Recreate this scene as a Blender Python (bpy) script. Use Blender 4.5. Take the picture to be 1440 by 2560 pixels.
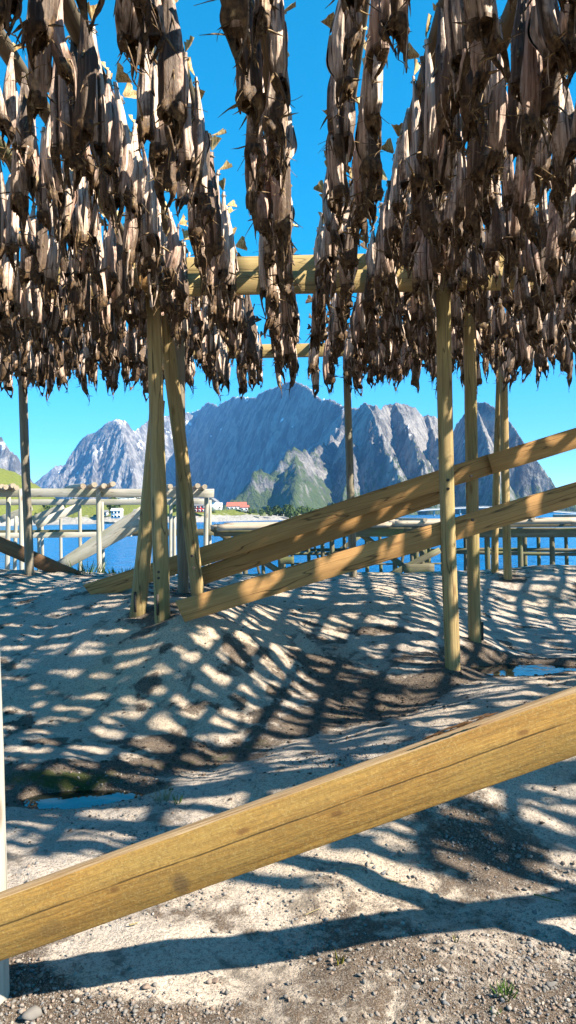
import bpy, math, random
import numpy as np
from mathutils import Matrix, Vector

# ------------------------------------------------------------------ camera, sky, sun, exposure
for o in list(bpy.data.objects):
    bpy.data.objects.remove(o)
S = bpy.context.scene
COL = S.collection
EYE = 1.6
F = 1900.0                       # focal length in pixels of the 1440-wide photograph
cd = bpy.data.cameras.new('camera'); cam = bpy.data.objects.new('camera', cd); COL.objects.link(cam)
cd.sensor_fit = 'HORIZONTAL'; cd.sensor_width = 36; cd.lens = 36 * F / 1440
cd.clip_start = 0.05; cd.clip_end = 30000
R = (Matrix.Rotation(math.radians(0.905), 4, 'Z') @ Matrix.Rotation(math.radians(90.3), 4, 'X')
     @ Matrix.Rotation(math.radians(-0.9), 4, 'Z'))
cam.matrix_world = Matrix.Translation((0, 0, EYE)) @ R
S.camera = cam
RN = np.array(R.to_3x3())

SUN_DIR = Vector((1.1, -0.5, 1.0)).normalized()          # towards the sun
w = bpy.data.worlds.new('World'); S.world = w; w.use_nodes = True
nt = w.node_tree; nt.nodes.clear()
sky = nt.nodes.new('ShaderNodeTexSky'); sky.sky_type = 'NISHITA'; sky.sun_disc = False
sky.sun_elevation = math.asin(SUN_DIR.z); sky.sun_rotation = math.atan2(SUN_DIR.x, SUN_DIR.y)
sky.air_density = 0.6; sky.dust_density = 0.0; sky.ozone_density = 8.0
hs = nt.nodes.new('ShaderNodeHueSaturation'); hs.inputs['Saturation'].default_value = 1.24
hs.inputs['Hue'].default_value = 0.487
bg = nt.nodes.new('ShaderNodeBackground'); bg.inputs[1].default_value = 0.15
wo = nt.nodes.new('ShaderNodeOutputWorld')
nt.links.new(sky.outputs[0], hs.inputs['Color']); gm_ = nt.nodes.new('ShaderNodeGamma'); gm_.inputs[1].default_value = 0.75; nt.links.new(hs.outputs[0], gm_.inputs[0]); nt.links.new(gm_.outputs[0], bg.inputs[0]); nt.links.new(bg.outputs[0], wo.inputs[0])
sl = bpy.data.lights.new('sun', 'SUN'); sl.energy = 5.0; sl.angle = math.radians(0.53); sl.color = (1.0, 0.91, 0.77)
so = bpy.data.objects.new('sun', sl); COL.objects.link(so)
so.rotation_euler = SUN_DIR.to_track_quat('Z', 'Y').to_euler()
vs = S.view_settings; vs.view_transform = 'Standard'; vs.look = 'None'; vs.gamma = 1.0; vs.exposure = 1.62
S.render.engine = 'CYCLES'
S.cycles.max_bounces = 5; S.cycles.diffuse_bounces = 3; S.cycles.volume_bounces = 0

# ------------------------------------------------------------------ helpers
def P(px, py, Y):
    """world point on the ray through photo pixel (px, py) at forward distance Y"""
    d = RN @ np.array([(px - 720) / F, -(py - 1280) / F, -1.0])
    d = d * (Y / d[1])
    return Vector((d[0], d[1], d[2] + EYE))

def tag(o, label=None, cat=None, group=None, kind=None):
    if label: o['label'] = label
    if cat: o['category'] = cat
    if group: o['group'] = group
    if kind: o['kind'] = kind
    return o

def empty(name, loc=(0, 0, 0)):
    o = bpy.data.objects.new(name, None); COL.objects.link(o); o.location = loc
    o.empty_display_size = 0.1
    return o

def link(name, me, parent=None, mat=None):
    if mat is not None and len(me.materials) == 0: me.materials.append(mat)
    o = bpy.data.objects.new(name, me); COL.objects.link(o)
    if parent is not None: o.parent = parent
    return o

def np_mesh(name, V, Q, smooth=True, col=None, mat=None):
    """mesh from numpy verts and faces (all quads or all tris, or list of both)"""
    me = bpy.data.meshes.new(name)
    if isinstance(Q, np.ndarray): Q = [Q]
    Q = [q for q in Q if len(q)]
    loops = np.concatenate([q.ravel() for q in Q]).astype(np.int32)
    tot = np.concatenate([np.full(len(q), q.shape[1], np.int32) for q in Q])
    start = np.concatenate([[0], np.cumsum(tot)[:-1]]).astype(np.int32)
    me.vertices.add(len(V)); me.vertices.foreach_set('co', np.asarray(V, np.float32).ravel())
    me.loops.add(len(loops)); me.loops.foreach_set('vertex_index', loops)
    me.polygons.add(len(tot)); me.polygons.foreach_set('loop_start', start)
    me.polygons.foreach_set('loop_total', tot)
    me.update(calc_edges=True); me.validate()
    if smooth: me.polygons.foreach_set('use_smooth', np.ones(len(me.polygons), bool))
    if col is not None:
        a = me.color_attributes.new('Col', 'FLOAT_COLOR', 'POINT')
        c = np.ones((len(V), 4), np.float32); c[:, :col.shape[1]] = col
        a.data.foreach_set('color', c.ravel())
    if mat is not None: me.materials.append(mat)
    return me

def grid_quads(nu, nv, wrap=False):
    i = np.arange(nu - 1)[:, None]; j = np.arange(nv if wrap else nv - 1)[None, :]
    a = i * nv + j; b = i * nv + (j + 1) % nv; c = (i + 1) * nv + (j + 1) % nv; d = (i + 1) * nv + j
    return np.stack([a, b, c, d], -1).reshape(-1, 4)

def hash2(ix, iy, seed):
    h = (ix.astype(np.int64) * 374761393 + iy.astype(np.int64) * 668265263 + seed * 1274126177) & 0xffffffff
    h = ((h ^ (h >> 13)) * 1274126177) & 0xffffffff
    h = h ^ (h >> 16)
    return (h & 0xffff) / 65535.0

def vnoise(x, y, seed=0):
    ix = np.floor(x).astype(np.int64); iy = np.floor(y).astype(np.int64)
    fx = x - ix; fy = y - iy
    u = fx * fx * fx * (fx * (fx * 6 - 15) + 10); v = fy * fy * fy * (fy * (fy * 6 - 15) + 10)
    a = hash2(ix, iy, seed); b = hash2(ix + 1, iy, seed); c = hash2(ix, iy + 1, seed); d = hash2(ix + 1, iy + 1, seed)
    return (a + (b - a) * u) * (1 - v) + (c + (d - c) * u) * v

def fbm(x, y, oct=5, seed=0, gain=0.5, ridged=False):
    t = np.zeros_like(x); amp = 1.0; s = 0.0; f = 1.0
    for k in range(oct):
        n = vnoise(x * f + 17.3 * k, y * f - 9.1 * k, seed + k)
        if ridged: n = 1 - np.abs(2 * n - 1)
        t += amp * n; s += amp; amp *= gain; f *= 2.03
    return t / s

def sstep(a, b, x):
    t = np.clip((x - a) / (b - a), 0, 1); return t * t * (3 - 2 * t)

# ------------------------------------------------------------------ materials
class N:
    def __init__(self, name):
        m = self.m = bpy.data.materials.new(name); m.use_nodes = True
        self.t = m.node_tree; self.b = self.t.nodes['Principled BSDF']
        self.b.inputs['Specular IOR Level'].default_value = 0.3
        self.tc = self.n('ShaderNodeTexCoord')
    def n(self, typ, **kw):
        x = self.t.nodes.new(typ)
        for k, v in kw.items(): setattr(x, k, v)
        return x
    def l(self, a, b): self.t.links.new(a, b)
    def setin(self, inp, v):
        if hasattr(v, 'node'): self.l(v, inp)
        else: inp.default_value = v
    def mapping(self, vec, scale, loc=(0, 0, 0), rot=(0, 0, 0)):
        m = self.n('ShaderNodeMapping'); self.l(vec, m.inputs[0])
        m.inputs['Scale'].default_value = scale; m.inputs['Location'].default_value = loc; m.inputs['Rotation'].default_value = rot
        return m.outputs[0]
    def noise(self, vec, scale, detail=4, rough=0.55, dist=0.0):
        x = self.n('ShaderNodeTexNoise'); self.l(vec, x.inputs['Vector'])
        x.inputs['Scale'].default_value = scale; x.inputs['Detail'].default_value = detail
        x.inputs['Roughness'].default_value = rough; x.inputs['Distortion'].default_value = dist
        return x.outputs['Fac']
    def voronoi(self, vec, scale, feature='F1', out='Distance', rnd=1.0):
        x = self.n('ShaderNodeTexVoronoi', feature=feature); self.l(vec, x.inputs['Vector'])
        x.inputs['Scale'].default_value = scale; x.inputs['Randomness'].default_value = rnd
        return x.outputs[out]
    def ramp(self, fac, stops, interp='LINEAR'):
        x = self.n('ShaderNodeValToRGB'); self.l(fac, x.inputs[0]); x.color_ramp.interpolation = interp
        e = x.color_ramp.elements
        while len(e) < len(stops): e.new(0.5)
        for k, (p, c) in enumerate(stops):
            e[k].position = p
            e[k].color = (c, c, c, 1) if not isinstance(c, tuple) else (*c, 1)
        return x.outputs[0]
    def mix(self, fac, a, b, blend='MIX'):
        x = self.n('ShaderNodeMix', data_type='RGBA', blend_type=blend)
        self.setin(x.inputs['Factor'], fac)
        for inp, v in ((x.inputs[6], a), (x.inputs[7], b)):
            if isinstance(v, tuple): inp.default_value = (*v, 1)
            else: self.l(v, inp)
        return x.outputs[2]
    def math(self, op, a, b=0.0, c=0.0, clamp=False):
        x = self.n('ShaderNodeMath', operation=op, use_clamp=clamp)
        self.setin(x.inputs[0], a); self.setin(x.inputs[1], b); self.setin(x.inputs[2], c)
        return x.outputs[0]
    def bump(self, h, strength=0.5, dist=0.01, prev=None):
        x = self.n('ShaderNodeBump'); self.l(h, x.inputs['Height'])
        x.inputs['Strength'].default_value = strength; x.inputs['Distance'].default_value = dist
        if prev is not None: self.l(prev, x.inputs['Normal'])
        return x.outputs[0]
    def done(self, color=None, rough=None, normal=None):
        if color is not None:
            if isinstance(color, tuple): self.b.inputs['Base Color'].default_value = (*color, 1)
            else: self.l(color, self.b.inputs['Base Color'])
        if rough is not None: self.setin(self.b.inputs['Roughness'], rough)
        if normal is not None: self.l(normal, self.b.inputs['Normal'])
        return self.m
    def rand(self): return self.n('ShaderNodeObjectInfo').outputs['Random']
    def sep(self, v):
        x = self.n('ShaderNodeSeparateXYZ'); self.l(v, x.inputs[0]); return x.outputs

def wood(name, light, dark, stain=(0.16, 0.1, 0.04), stain_amt=0.4, green=0.0, crack=0.5, saw=0.3):
    """timber whose grain runs along the object's own X axis"""
    m = N(name); oc = m.tc.outputs['Object']; r = m.rand()
    off = m.n('ShaderNodeVectorMath', operation='ADD'); m.l(oc, off.inputs[0])
    cmb = m.n('ShaderNodeCombineXYZ'); m.l(m.math('MULTIPLY', r, 37.0), cmb.inputs[0]); m.l(m.math('MULTIPLY', r, 11.0), cmb.inputs[1])
    m.l(cmb.outputs[0], off.inputs[1]); v = off.outputs[0]
    g1 = m.noise(m.mapping(v, (1.2, 22, 22)), 1.0, 5, 0.6, 1.2)
    g2 = m.noise(m.mapping(v, (5, 140, 140)), 1.0, 3, 0.6, 0.3)
    big = m.noise(m.mapping(v, (1.1, 3, 3)), 1.0, 3, 0.5)
    c = m.mix(m.ramp(g1, [(0.3, 0.0), (0.7, 1.0)]), dark, light)
    c = m.mix(m.math('MULTIPLY', m.ramp(g2, [(0.45, 0.0), (0.62, 1.0)]), 0.30), c, m.mix(0.5, dark, stain))
    c = m.mix(m.math('MULTIPLY', m.ramp(big, [(0.48, 0.0), (0.72, 1.0)]), stain_amt), c, stain)
    if green: c = m.mix(m.math('MULTIPLY', m.ramp(m.noise(m.mapping(v, (0.9, 4, 4)), 1.3, 3), [(0.5, 0.0), (0.68, 1.0)]), green), c, (0.12, 0.15, 0.03))
    # knots
    kv = m.voronoi(m.mapping(v, (2.1, 7, 7)), 1.0)
    kn = m.ramp(kv, [(0.07, 1.0), (0.15, 0.0)])
    c = m.mix(m.math('MULTIPLY', kn, 0.6), c, (0.13, 0.06, 0.02))
    # drying cracks
    ck = m.noise(m.mapping(v, (0.55, 9, 9)), 1.0, 2, 0.4, 0.3)
    ckm = m.ramp(m.math('ABSOLUTE', m.math('SUBTRACT', ck, 0.5)), [(0.0, 1.0), (0.009, 0.0)])
    c = m.mix(m.math('MULTIPLY', ckm, crack), c, (0.03, 0.018, 0.008))
    sw = m.noise(m.mapping(v, (160, 12, 6)), 1.0, 2, 0.5)
    h = m.math('ADD', m.math('MULTIPLY', g2, 0.6), m.math('MULTIPLY', sw, saw))
    h = m.math('SUBTRACT', h, m.math('MULTIPLY', ckm, crack * 1.5))
    return m.done(c, 0.75, m.bump(h, 0.6, 0.004))

M = {}
M['post'] = wood('post_wood', (0.42, 0.31, 0.14), (0.23, 0.155, 0.062), stain_amt=0.5, green=0.3, crack=0.8)
M['brace'] = wood('brace_wood', (0.49, 0.27, 0.095), (0.32, 0.165, 0.055), stain_amt=0.3, crack=0.8)
M['brown'] = wood('brown_wood', (0.21, 0.115, 0.055), (0.11, 0.06, 0.03), stain=(0.06, 0.035, 0.02), stain_amt=0.5)
M['beam'] = wood('beam_wood', (0.50, 0.37, 0.16), (0.37, 0.26, 0.10), stain_amt=0.25)
M['greypost'] = wood('weathered_post_wood', (0.26, 0.22, 0.16), (0.15, 0.125, 0.09), stain=(0.08, 0.07, 0.05), green=0.15)
M['oldwood'] = wood('silvered_wood', (0.45, 0.42, 0.36), (0.29, 0.27, 0.225), stain=(0.22, 0.2, 0.12), stain_amt=0.4, green=0.3)
M['jettywood'] = wood('jetty_wood', (0.19, 0.165, 0.10), (0.085, 0.07, 0.04), stain=(0.06, 0.06, 0.03), stain_amt=0.5, green=0.5)
M['pole'] = wood('pole_wood', (0.16, 0.12, 0.07), (0.08, 0.06, 0.035), stain=(0.04, 0.04, 0.02), stain_amt=0.5, green=0.4)
M['barepole'] = wood('bare_pole_wood', (0.48, 0.42, 0.32), (0.30, 0.22, 0.15), stain=(0.2, 0.12, 0.07), stain_amt=0.4)

def fg_wood():
    """the near brace: fresh impregnated plank with rough-sawn face, a long crack, knots and smudges"""
    m = N('near_plank_wood'); v = m.tc.outputs['Object']
    g1 = m.noise(m.mapping(v, (0.8, 16, 16)), 1.0, 6, 0.62, 1.4)
    wv = m.n('ShaderNodeTexWave', wave_type='BANDS', bands_direction='Z'); m.l(m.mapping(v, (0.35, 1.0, 1.0)), wv.inputs[0])
    wv.inputs['Scale'].default_value = 15; wv.inputs['Distortion'].default_value = 5.0; wv.inputs['Detail'].default_value = 3; wv.inputs['Detail Scale'].default_value = 1.6
    g2 = m.noise(m.mapping(v, (3.5, 130, 130)), 1.0, 4, 0.7, 0.5)
    big = m.noise(m.mapping(v, (1.6, 5, 9)), 1.0, 3, 0.5, 0.5)
    c = m.mix(m.ramp(g1, [(0.32, 0.0), (0.68, 1.0)]), (0.27, 0.13, 0.026), (0.48, 0.255, 0.055))
    c = m.mix(m.math('MULTIPLY', m.ramp(wv.outputs['Fac'], [(0.0, 1.0), (0.22, 0.0)]), 0.45), c, (0.17, 0.09, 0.02))
    c = m.mix(m.math('MULTIPLY', m.ramp(g2, [(0.48, 0.0), (0.62, 1.0)]), 0.6), c, (0.17, 0.09, 0.024))
    c = m.mix(m.math('MULTIPLY', m.ramp(big, [(0.42, 0.0), (0.7, 1.0)]), 0.5), c, (0.37, 0.25, 0.07))
    c = m.mix(m.ramp(m.noise(v, 85, 5, 0.8), [(0.36, 0.55), (0.52, 0.0)]), c, (0.17, 0.095, 0.03))
    c = m.mix(m.ramp(m.noise(v, 140, 4, 0.8), [(0.52, 0.0), (0.66, 0.45)]), c, (0.52, 0.36, 0.13))
    s = m.sep(v)
    line = m.math('ADD', m.math('SUBTRACT', s[2], 0.012), m.math('MULTIPLY', m.math('SUBTRACT', m.noise(m.mapping(v, (3, 0.1, 0.1)), 1.0, 5, 0.6), 0.5), 0.014))
    cm = m.ramp(m.math('ABSOLUTE', line), [(0.0, 1.0), (0.0009, 0.0)])
    gate = m.ramp(m.noise(m.mapping(v, (2.5, 0.1, 0.1), loc=(3.3, 0, 0)), 1.0, 2), [(0.38, 0.0), (0.48, 1.0)])
    cm = m.math('MULTIPLY', cm, gate)
    c = m.mix(m.math('MULTIPLY', cm, 0.9), c, (0.03, 0.016, 0.006))
    kv = m.voronoi(m.mapping(v, (2.3, 1, 6.5), loc=(0.3, 0.2, 0.37)), 1.0)
    kn = m.ramp(kv, [(0.05, 1.0), (0.13, 0.0)])
    c = m.mix(m.math('MULTIPLY', kn, 0.55), c, (0.16, 0.075, 0.02))
    nzo = m.sep(m.tc.outputs['Normal'])[2]
    c = m.mix(m.math('MULTIPLY', m.ramp(nzo, [(0.6, 0.0), (0.9, 1.0)]), 0.7), c, m.mix(m.ramp(g2, [(0.4, 0.0), (0.6, 1.0)]), (0.20, 0.12, 0.06), (0.52, 0.37, 0.22)))
    # mud smudge, fixed on the plank
    def blob(cx, cz, rx, rz, lo=0.6, hi=1.1):
        dx = m.math('DIVIDE', m.math('SUBTRACT', s[0], cx), rx); dz = m.math('DIVIDE', m.math('SUBTRACT', s[2], cz), rz)
        d = m.math('SQRT', m.math('ADD', m.math('MULTIPLY', dx, dx), m.math('MULTIPLY', dz, dz)))
        d = m.math('ADD', d, m.math('MULTIPLY', m.math('SUBTRACT', m.noise(m.mapping(v, (40, 40, 40)), 1.0, 4), 0.5), 0.9))
        return m.ramp(m.math('DIVIDE', d, 2.0), [(lo / 2, 1.0), (hi / 2, 0.0)])
    for kx, kz in ((-1.16, -.01), (-1.88, .0), (-.55, .03), (-1.45, .035), (-.28, -.03)):
        c = m.mix(m.math('MULTIPLY', blob(kx, kz, 0.03, 0.013, .35, .9), 0.75), c, (0.15, 0.065, 0.018))
    c = m.mix(m.math('MULTIPLY', blob(-1.68, -0.05, 0.03, 0.04), 0.6), c, (0.08, 0.05, 0.03))
    c = m.mix(m.math('MULTIPLY', blob(-2.10, -0.045, 0.05, 0.025), 0.3), c, (0.1, 0.06, 0.03))
    sw = m.noise(m.mapping(v, (24, 140, 140)), 1.0, 4, 0.75)
    h = m.math('ADD', m.math('MULTIPLY', g2, 0.7), m.math('MULTIPLY', sw, 0.8))
    h = m.math('SUBTRACT', h, m.math('MULTIPLY', cm, 0.8))
    c = m.mix(m.math('MULTIPLY', m.ramp(sw, [(0.35, 1.0), (0.5, 0.0)]), 0.3), c, (0.22, 0.13, 0.035))
    return m.done(c, 0.8, m.bump(h, 0.7, 0.003))
M['fg'] = fg_wood()
M['splinter'] = N('torn_wood').done((0.10, 0.045, 0.015), 0.9)
M['steel'] = N('galvanised_steel').done((0.55, 0.58, 0.6), 0.45)
M['iron'] = N('dark_iron').done((0.05, 0.04, 0.035), 0.7)

def ground_mat():
    m = N('bedrock_and_soil'); v = m.tc.outputs['Object']
    at = m.n('ShaderNodeVertexColor', layer_name='Col'); cs = m.n('ShaderNodeSeparateColor'); m.l(at.outputs[0], cs.inputs[0])
    soilA, mossA, warmA = cs.outputs[0], cs.outputs[1], cs.outputs[2]
    n1 = m.noise(v, 2.2, 6, 0.62, 0.3); n2 = m.noise(v, 14, 6, 0.65); n3 = m.noise(v, 60, 5, 0.75); n4 = m.noise(v, 150, 3, 0.7)
    rock = m.mix(m.ramp(n1, [(0.35, 0.0), (0.65, 1.0)]), (0.36, 0.30, 0.245), (0.53, 0.45, 0.375))
    rock = m.mix(warmA, rock, (0.52, 0.40, 0.275))
    rock = m.mix(m.math('MULTIPLY', m.ramp(n3, [(0.40, 1.0), (0.50, 0.0)]), 0.6), rock, (0.13, 0.11, 0.09))
    rock = m.mix(m.math('MULTIPLY', m.ramp(n4, [(0.38, 1.0), (0.47, 0.0)]), 0.65), rock, (0.10, 0.09, 0.08))
    rock = m.mix(m.math('MULTIPLY', m.ramp(m.noise(v, 5, 5, 0.6, 0.6), [(0.57, 0.0), (0.66, 1.0)]), 0.75), rock, (0.11, 0.09, 0.07))
    soil = m.mix(m.ramp(n2, [(0.35, 0.0), (0.65, 1.0)]), (0.045, 0.031, 0.022), (0.13, 0.09, 0.06))
    soil = m.mix(m.ramp(n4, [(0.5, 0.0), (0.66, 1.0)]), soil, (0.26, 0.22, 0.18))
    f = m.math('ADD', soilA, m.math('MULTIPLY', m.math('SUBTRACT', n2, 0.5), 0.9))
    f = m.math('ADD', f, m.math('MULTIPLY', m.math('SUBTRACT', n3, 0.5), 0.5))
    sm = m.ramp(f, [(0.46, 0.0), (0.6, 1.0)])
    c = m.mix(sm, rock, soil)
    g = m.math('ADD', mossA, m.math('MULTIPLY', m.math('SUBTRACT', n2, 0.5), 1.0))
    moss = m.mix(n3, (0.022, 0.026, 0.008), (0.075, 0.085, 0.018))
    c = m.mix(m.ramp(g, [(0.45, 0.0), (0.65, 1.0)]), c, moss)
    h = m.math('ADD', m.math('MULTIPLY', n2, 1.0), m.math('MULTIPLY', n3, 0.35))
    h = m.math('ADD', h, m.math('MULTIPLY', m.math('MULTIPLY', n4, m.math('ADD', sm, 0.4)), 0.22))
    return m.done(c, 0.92, m.bump(h, 0.9, 0.03))
M['ground'] = ground_mat()

def fish_mat():
    m = N('dried_fish_skin'); v = m.tc.outputs['Object']
    at = m.n('ShaderNodeVertexColor', layer_name='Col'); cs = m.n('ShaderNodeSeparateColor'); m.l(at.outputs[0], cs.inputs[0])
    t, back, rnd = cs.outputs[0], cs.outputs[1], cs.outputs[2]
    r = m.math('FRACT', m.math('ADD', rnd, m.rand()))
    st = m.noise(m.mapping(v, (62, 62, 2.2)), 1.0, 4, 0.6, 0.4)
    sp = m.noise(v, 38, 5, 0.65); fine = m.noise(m.mapping(v, (180, 180, 45)), 1.0, 3, 0.6)
    skin = m.mix(m.ramp(st, [(0.36, 0.0), (0.62, 1.0)]), (0.31, 0.21, 0.155), (0.78, 0.63, 0.51))
    skin = m.mix(m.math('MULTIPLY', m.ramp(r, [(0.5, 0.0), (0.95, 1.0)]), 0.55), skin, (0.34, 0.175, 0.13))
    dark = m.mix(m.ramp(st, [(0.35, 0.0), (0.65, 1.0)]), (0.04, 0.025, 0.016), (0.155, 0.105, 0.072))
    bf = m.math('ADD', back, m.math('MULTIPLY', m.math('SUBTRACT', sp, 0.5), 0.7))
    bf = m.math('ADD', bf, m.math('MULTIPLY', m.math('SUBTRACT', m.math('FRACT', m.math('MULTIPLY', r, 7.3)), 0.5), 0.7))
    c = m.mix(m.ramp(bf, [(0.46, 0.0), (0.70, 1.0)]), skin, dark)
    c = m.mix(m.math('MULTIPLY', m.ramp(st, [(0.34, 1.0), (0.42, 0.0)]), 0.75), c, (0.09, 0.05, 0.035))
    head = m.mix(m.ramp(sp, [(0.38, 0.0), (0.66, 1.0)]), (0.025, 0.014, 0.008), (0.17, 0.10, 0.045))
    head = m.mix(m.ramp(m.noise(v, 16, 4), [(0.62, 0.0), (0.72, 1.0)]), head, (0.40, 0.29, 0.15))
    tf = m.math('ADD', t, m.math('MULTIPLY', m.math('SUBTRACT', m.noise(m.mapping(v, (26, 26, 7)), 1.0, 4, 0.6), 0.5), 0.6))
    c = m.mix(m.ramp(tf, [(0.67, 0.0), (0.86, 1.0)]), c, head)
    h = m.math('ADD', st, m.math('ADD', m.math('MULTIPLY', fine, 0.5), m.math('MULTIPLY', sp, 0.7)))
    return m.done(c, 0.62, m.bump(h, 0.8, 0.006))
M['fish'] = fish_mat()
def fin_mat():
    m = N('dried_fin'); v = m.tc.outputs['Object']
    n = m.noise(v, 45, 4); c = m.mix(m.ramp(n, [(0.4, 0.0), (0.62, 1.0)]), (0.06, 0.035, 0.018), (0.30, 0.2, 0.09))
    return m.done(c, 0.6)
M['fin'] = fin_mat()
def tail_mat():
    m = N('dried_tail'); v = m.tc.outputs['Object']
    n = m.noise(m.mapping(v, (90, 90, 12)), 1.0, 3); c = m.mix(m.ramp(n, [(0.4, 0.0), (0.6, 1.0)]), (0.26, 0.14, 0.04), (0.55, 0.42, 0.2))
    return m.done(c, 0.6)
M['tail'] = tail_mat()
M['twine'] = N('hemp_twine').done((0.25, 0.19, 0.1), 0.9)

def water_mat(name, col, scale, strength, rough):
    m = N(name); v = m.tc.outputs['Object']
    n = m.noise(m.mapping(v, (1, 0.8, 1)), scale, 4, 0.6); n2 = m.noise(v, scale * 5, 3, 0.6)
    h = m.math('ADD', n, m.math('MULTIPLY', n2, 0.25))
    m.b.inputs['Specular IOR Level'].default_value = 0.25
    return m.done(col, rough, m.bump(h, strength, 0.9))
M['water'] = water_mat('fjord_water', (0.0, 0.10, 0.27), 0.5, 1.0, 0.2)
def pud():
    m = N('puddle_water'); v = m.tc.outputs['Object']
    m.b.inputs['Specular IOR Level'].default_value = 0.6
    return m.done((0.012, 0.014, 0.01), 0.04, m.bump(m.noise(v, 9, 2), 0.12, 0.02))
M['puddle'] = pud()

def mountain_mat(name, rockc, rockd, green_top, snow):
    m = N(name); v = m.tc.outputs['Object']; geo = m.n('ShaderNodeNewGeometry')
    s = m.sep(v); nz = m.sep(geo.outputs['Normal'])[2]
    n1 = m.noise(m.mapping(v, (1, 1, 0.35)), 0.012, 6, 0.65, 0.6); n2 = m.noise(m.mapping(v, (1, 1, 0.5)), 0.05, 5, 0.65); n3 = m.noise(v, 0.006, 4, 0.6)
    c = m.mix(m.ramp(n1, [(0.42, 0.0), (0.58, 1.0)]), rockd, rockc)
    c = m.mix(m.math('MULTIPLY', m.ramp(n2, [(0.4, 1.0), (0.52, 0.0)]), 0.45), c, rockd)
    g = m.math('SUBTRACT', m.math('ADD', m.math('MULTIPLY', nz, 0.75), m.math('MULTIPLY', m.math('SUBTRACT', n2, 0.5), 1.1)), m.math('DIVIDE', s[2], green_top))
    c = m.mix(m.ramp(g, [(0.12, 0.0), (0.32, 1.0)]), c, m.mix(n2, (0.028, 0.045, 0.012), (0.085, 0.11, 0.03)))
    if snow:
        q = m.math('ADD', m.math('MULTIPLY', m.ramp(n3, [(0.55, 0.0), (0.7, 1.0)]), m.ramp(nz, [(0.42, 0.0), (0.6, 1.0)])), 0.0)
        c = m.mix(m.ramp(m.math('MULTIPLY', q, m.math('DIVIDE', s[2], snow)), [(0.35, 0.0), (0.5, 1.0)]), c, (0.85, 0.87, 0.9))
    return m.done(c, 0.9, m.bump(m.math('ADD', n1, m.math('MULTIPLY', n2, 0.6)), 1.0, 40.0))
M['mount'] = mountain_mat('mountain_rock', (0.30, 0.275, 0.25), (0.07, 0.066, 0.062), 600.0, 620.0)
M['mount_far'] = mountain_mat('far_mountain_rock', (0.33, 0.31, 0.29), (0.10, 0.095, 0.09), 260.0, 560.0)
def shore_mat():
    m = N('shore_land'); v = m.tc.outputs['Object']; s = m.sep(v)
    n = m.noise(v, 0.12, 5, 0.65); n2 = m.noise(v, 0.5, 4, 0.6)
    rock = m.mix(n2, (0.16, 0.15, 0.14), (0.42, 0.39, 0.35)); grass = m.mix(n2, (0.05, 0.075, 0.012), (0.20, 0.21, 0.04))
    f = m.math('ADD', m.math('DIVIDE', s[2], 9.0), m.math('MULTIPLY', m.math('SUBTRACT', n, 0.5), 1.4))
    return m.done(m.mix(m.ramp(f, [(0.28, 0.0), (0.42, 1.0)]), rock, grass), 0.95, m.bump(n2, 1.0, 1.5))
M['shore'] = shore_mat()
def plain(name, col, rough=0.8, var=0.25, scale=3.0):
    m = N(name); n = m.noise(m.tc.outputs['Object'], scale, 4)
    return m.done(m.mix(m.math('MULTIPLY', n, var * 2), col, tuple(x * 0.6 for x in col)), rough)
M['white'] = plain('white_boards', (0.8, 0.8, 0.78), var=0.1); M['redwall'] = plain('red_boards', (0.38, 0.03, 0.03))
M['roofgrey'] = plain('grey_roof', (0.2, 0.2, 0.21)); M['roofred'] = plain('red_roof', (0.45, 0.13, 0.09)); M['rooflight'] = plain('pale_roof', (0.55, 0.55, 0.55))
M['glass'] = N('window_glass').done((0.03, 0.04, 0.05), 0.15)
M['concrete'] = plain('concrete', (0.5, 0.5, 0.48), scale=0.2)
M['leaf'] = plain('leaves', (0.05, 0.085, 0.018), var=0.4, scale=0.5)
M['grass'] = plain('grass_blades', (0.08, 0.15, 0.02), var=0.4, scale=20)
M['drygrass'] = plain('dry_stalk', (0.33, 0.26, 0.13), var=0.3, scale=20)
M['weed'] = plain('kelp', (0.16, 0.14, 0.02), 0.5, 0.3, 20)
def stone_mat():
    m = N('gravel_stone'); v = m.tc.outputs['Object']
    at = m.n('ShaderNodeVertexColor', layer_name='Col'); cs = m.n('ShaderNodeSeparateColor'); m.l(at.outputs[0], cs.inputs[0])
    r = m.math('FRACT', m.math('ADD', cs.outputs[0], m.rand()))
    c = m.ramp(r, [(0.0, (0.13, 0.12, 0.11)), (0.3, (0.23, 0.20, 0.17)), (0.55, (0.21, 0.14, 0.10)), (0.75, (0.32, 0.27, 0.22)), (0.92, (0.11, 0.115, 0.125)), (1.0, (0.40, 0.36, 0.31))])
    c = m.mix(m.math('MULTIPLY', m.ramp(m.noise(v, 120, 3), [(0.4, 1.0), (0.55, 0.0)]), 0.5), c, (0.12, 0.11, 0.1))
    return m.done(c, 0.9)
M['stone'] = stone_mat()

# ------------------------------------------------------------------ timber builders (length runs along local X)
def axis_matrix(p0, p1, roll=0.0):
    p0 = Vector(p0); p1 = Vector(p1); x = (p1 - p0).normalized()
    up = Vector((0, 0, 1)) if abs(x.z) < 0.9 else Vector((0, 1, 0))
    y = up.cross(x).normalized(); z = x.cross(y)
    m = Matrix((x, y, z)).transposed().to_4x4(); m.translation = (p0 + p1) / 2
    return m @ Matrix.Rotation(roll, 4, 'X')

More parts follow.
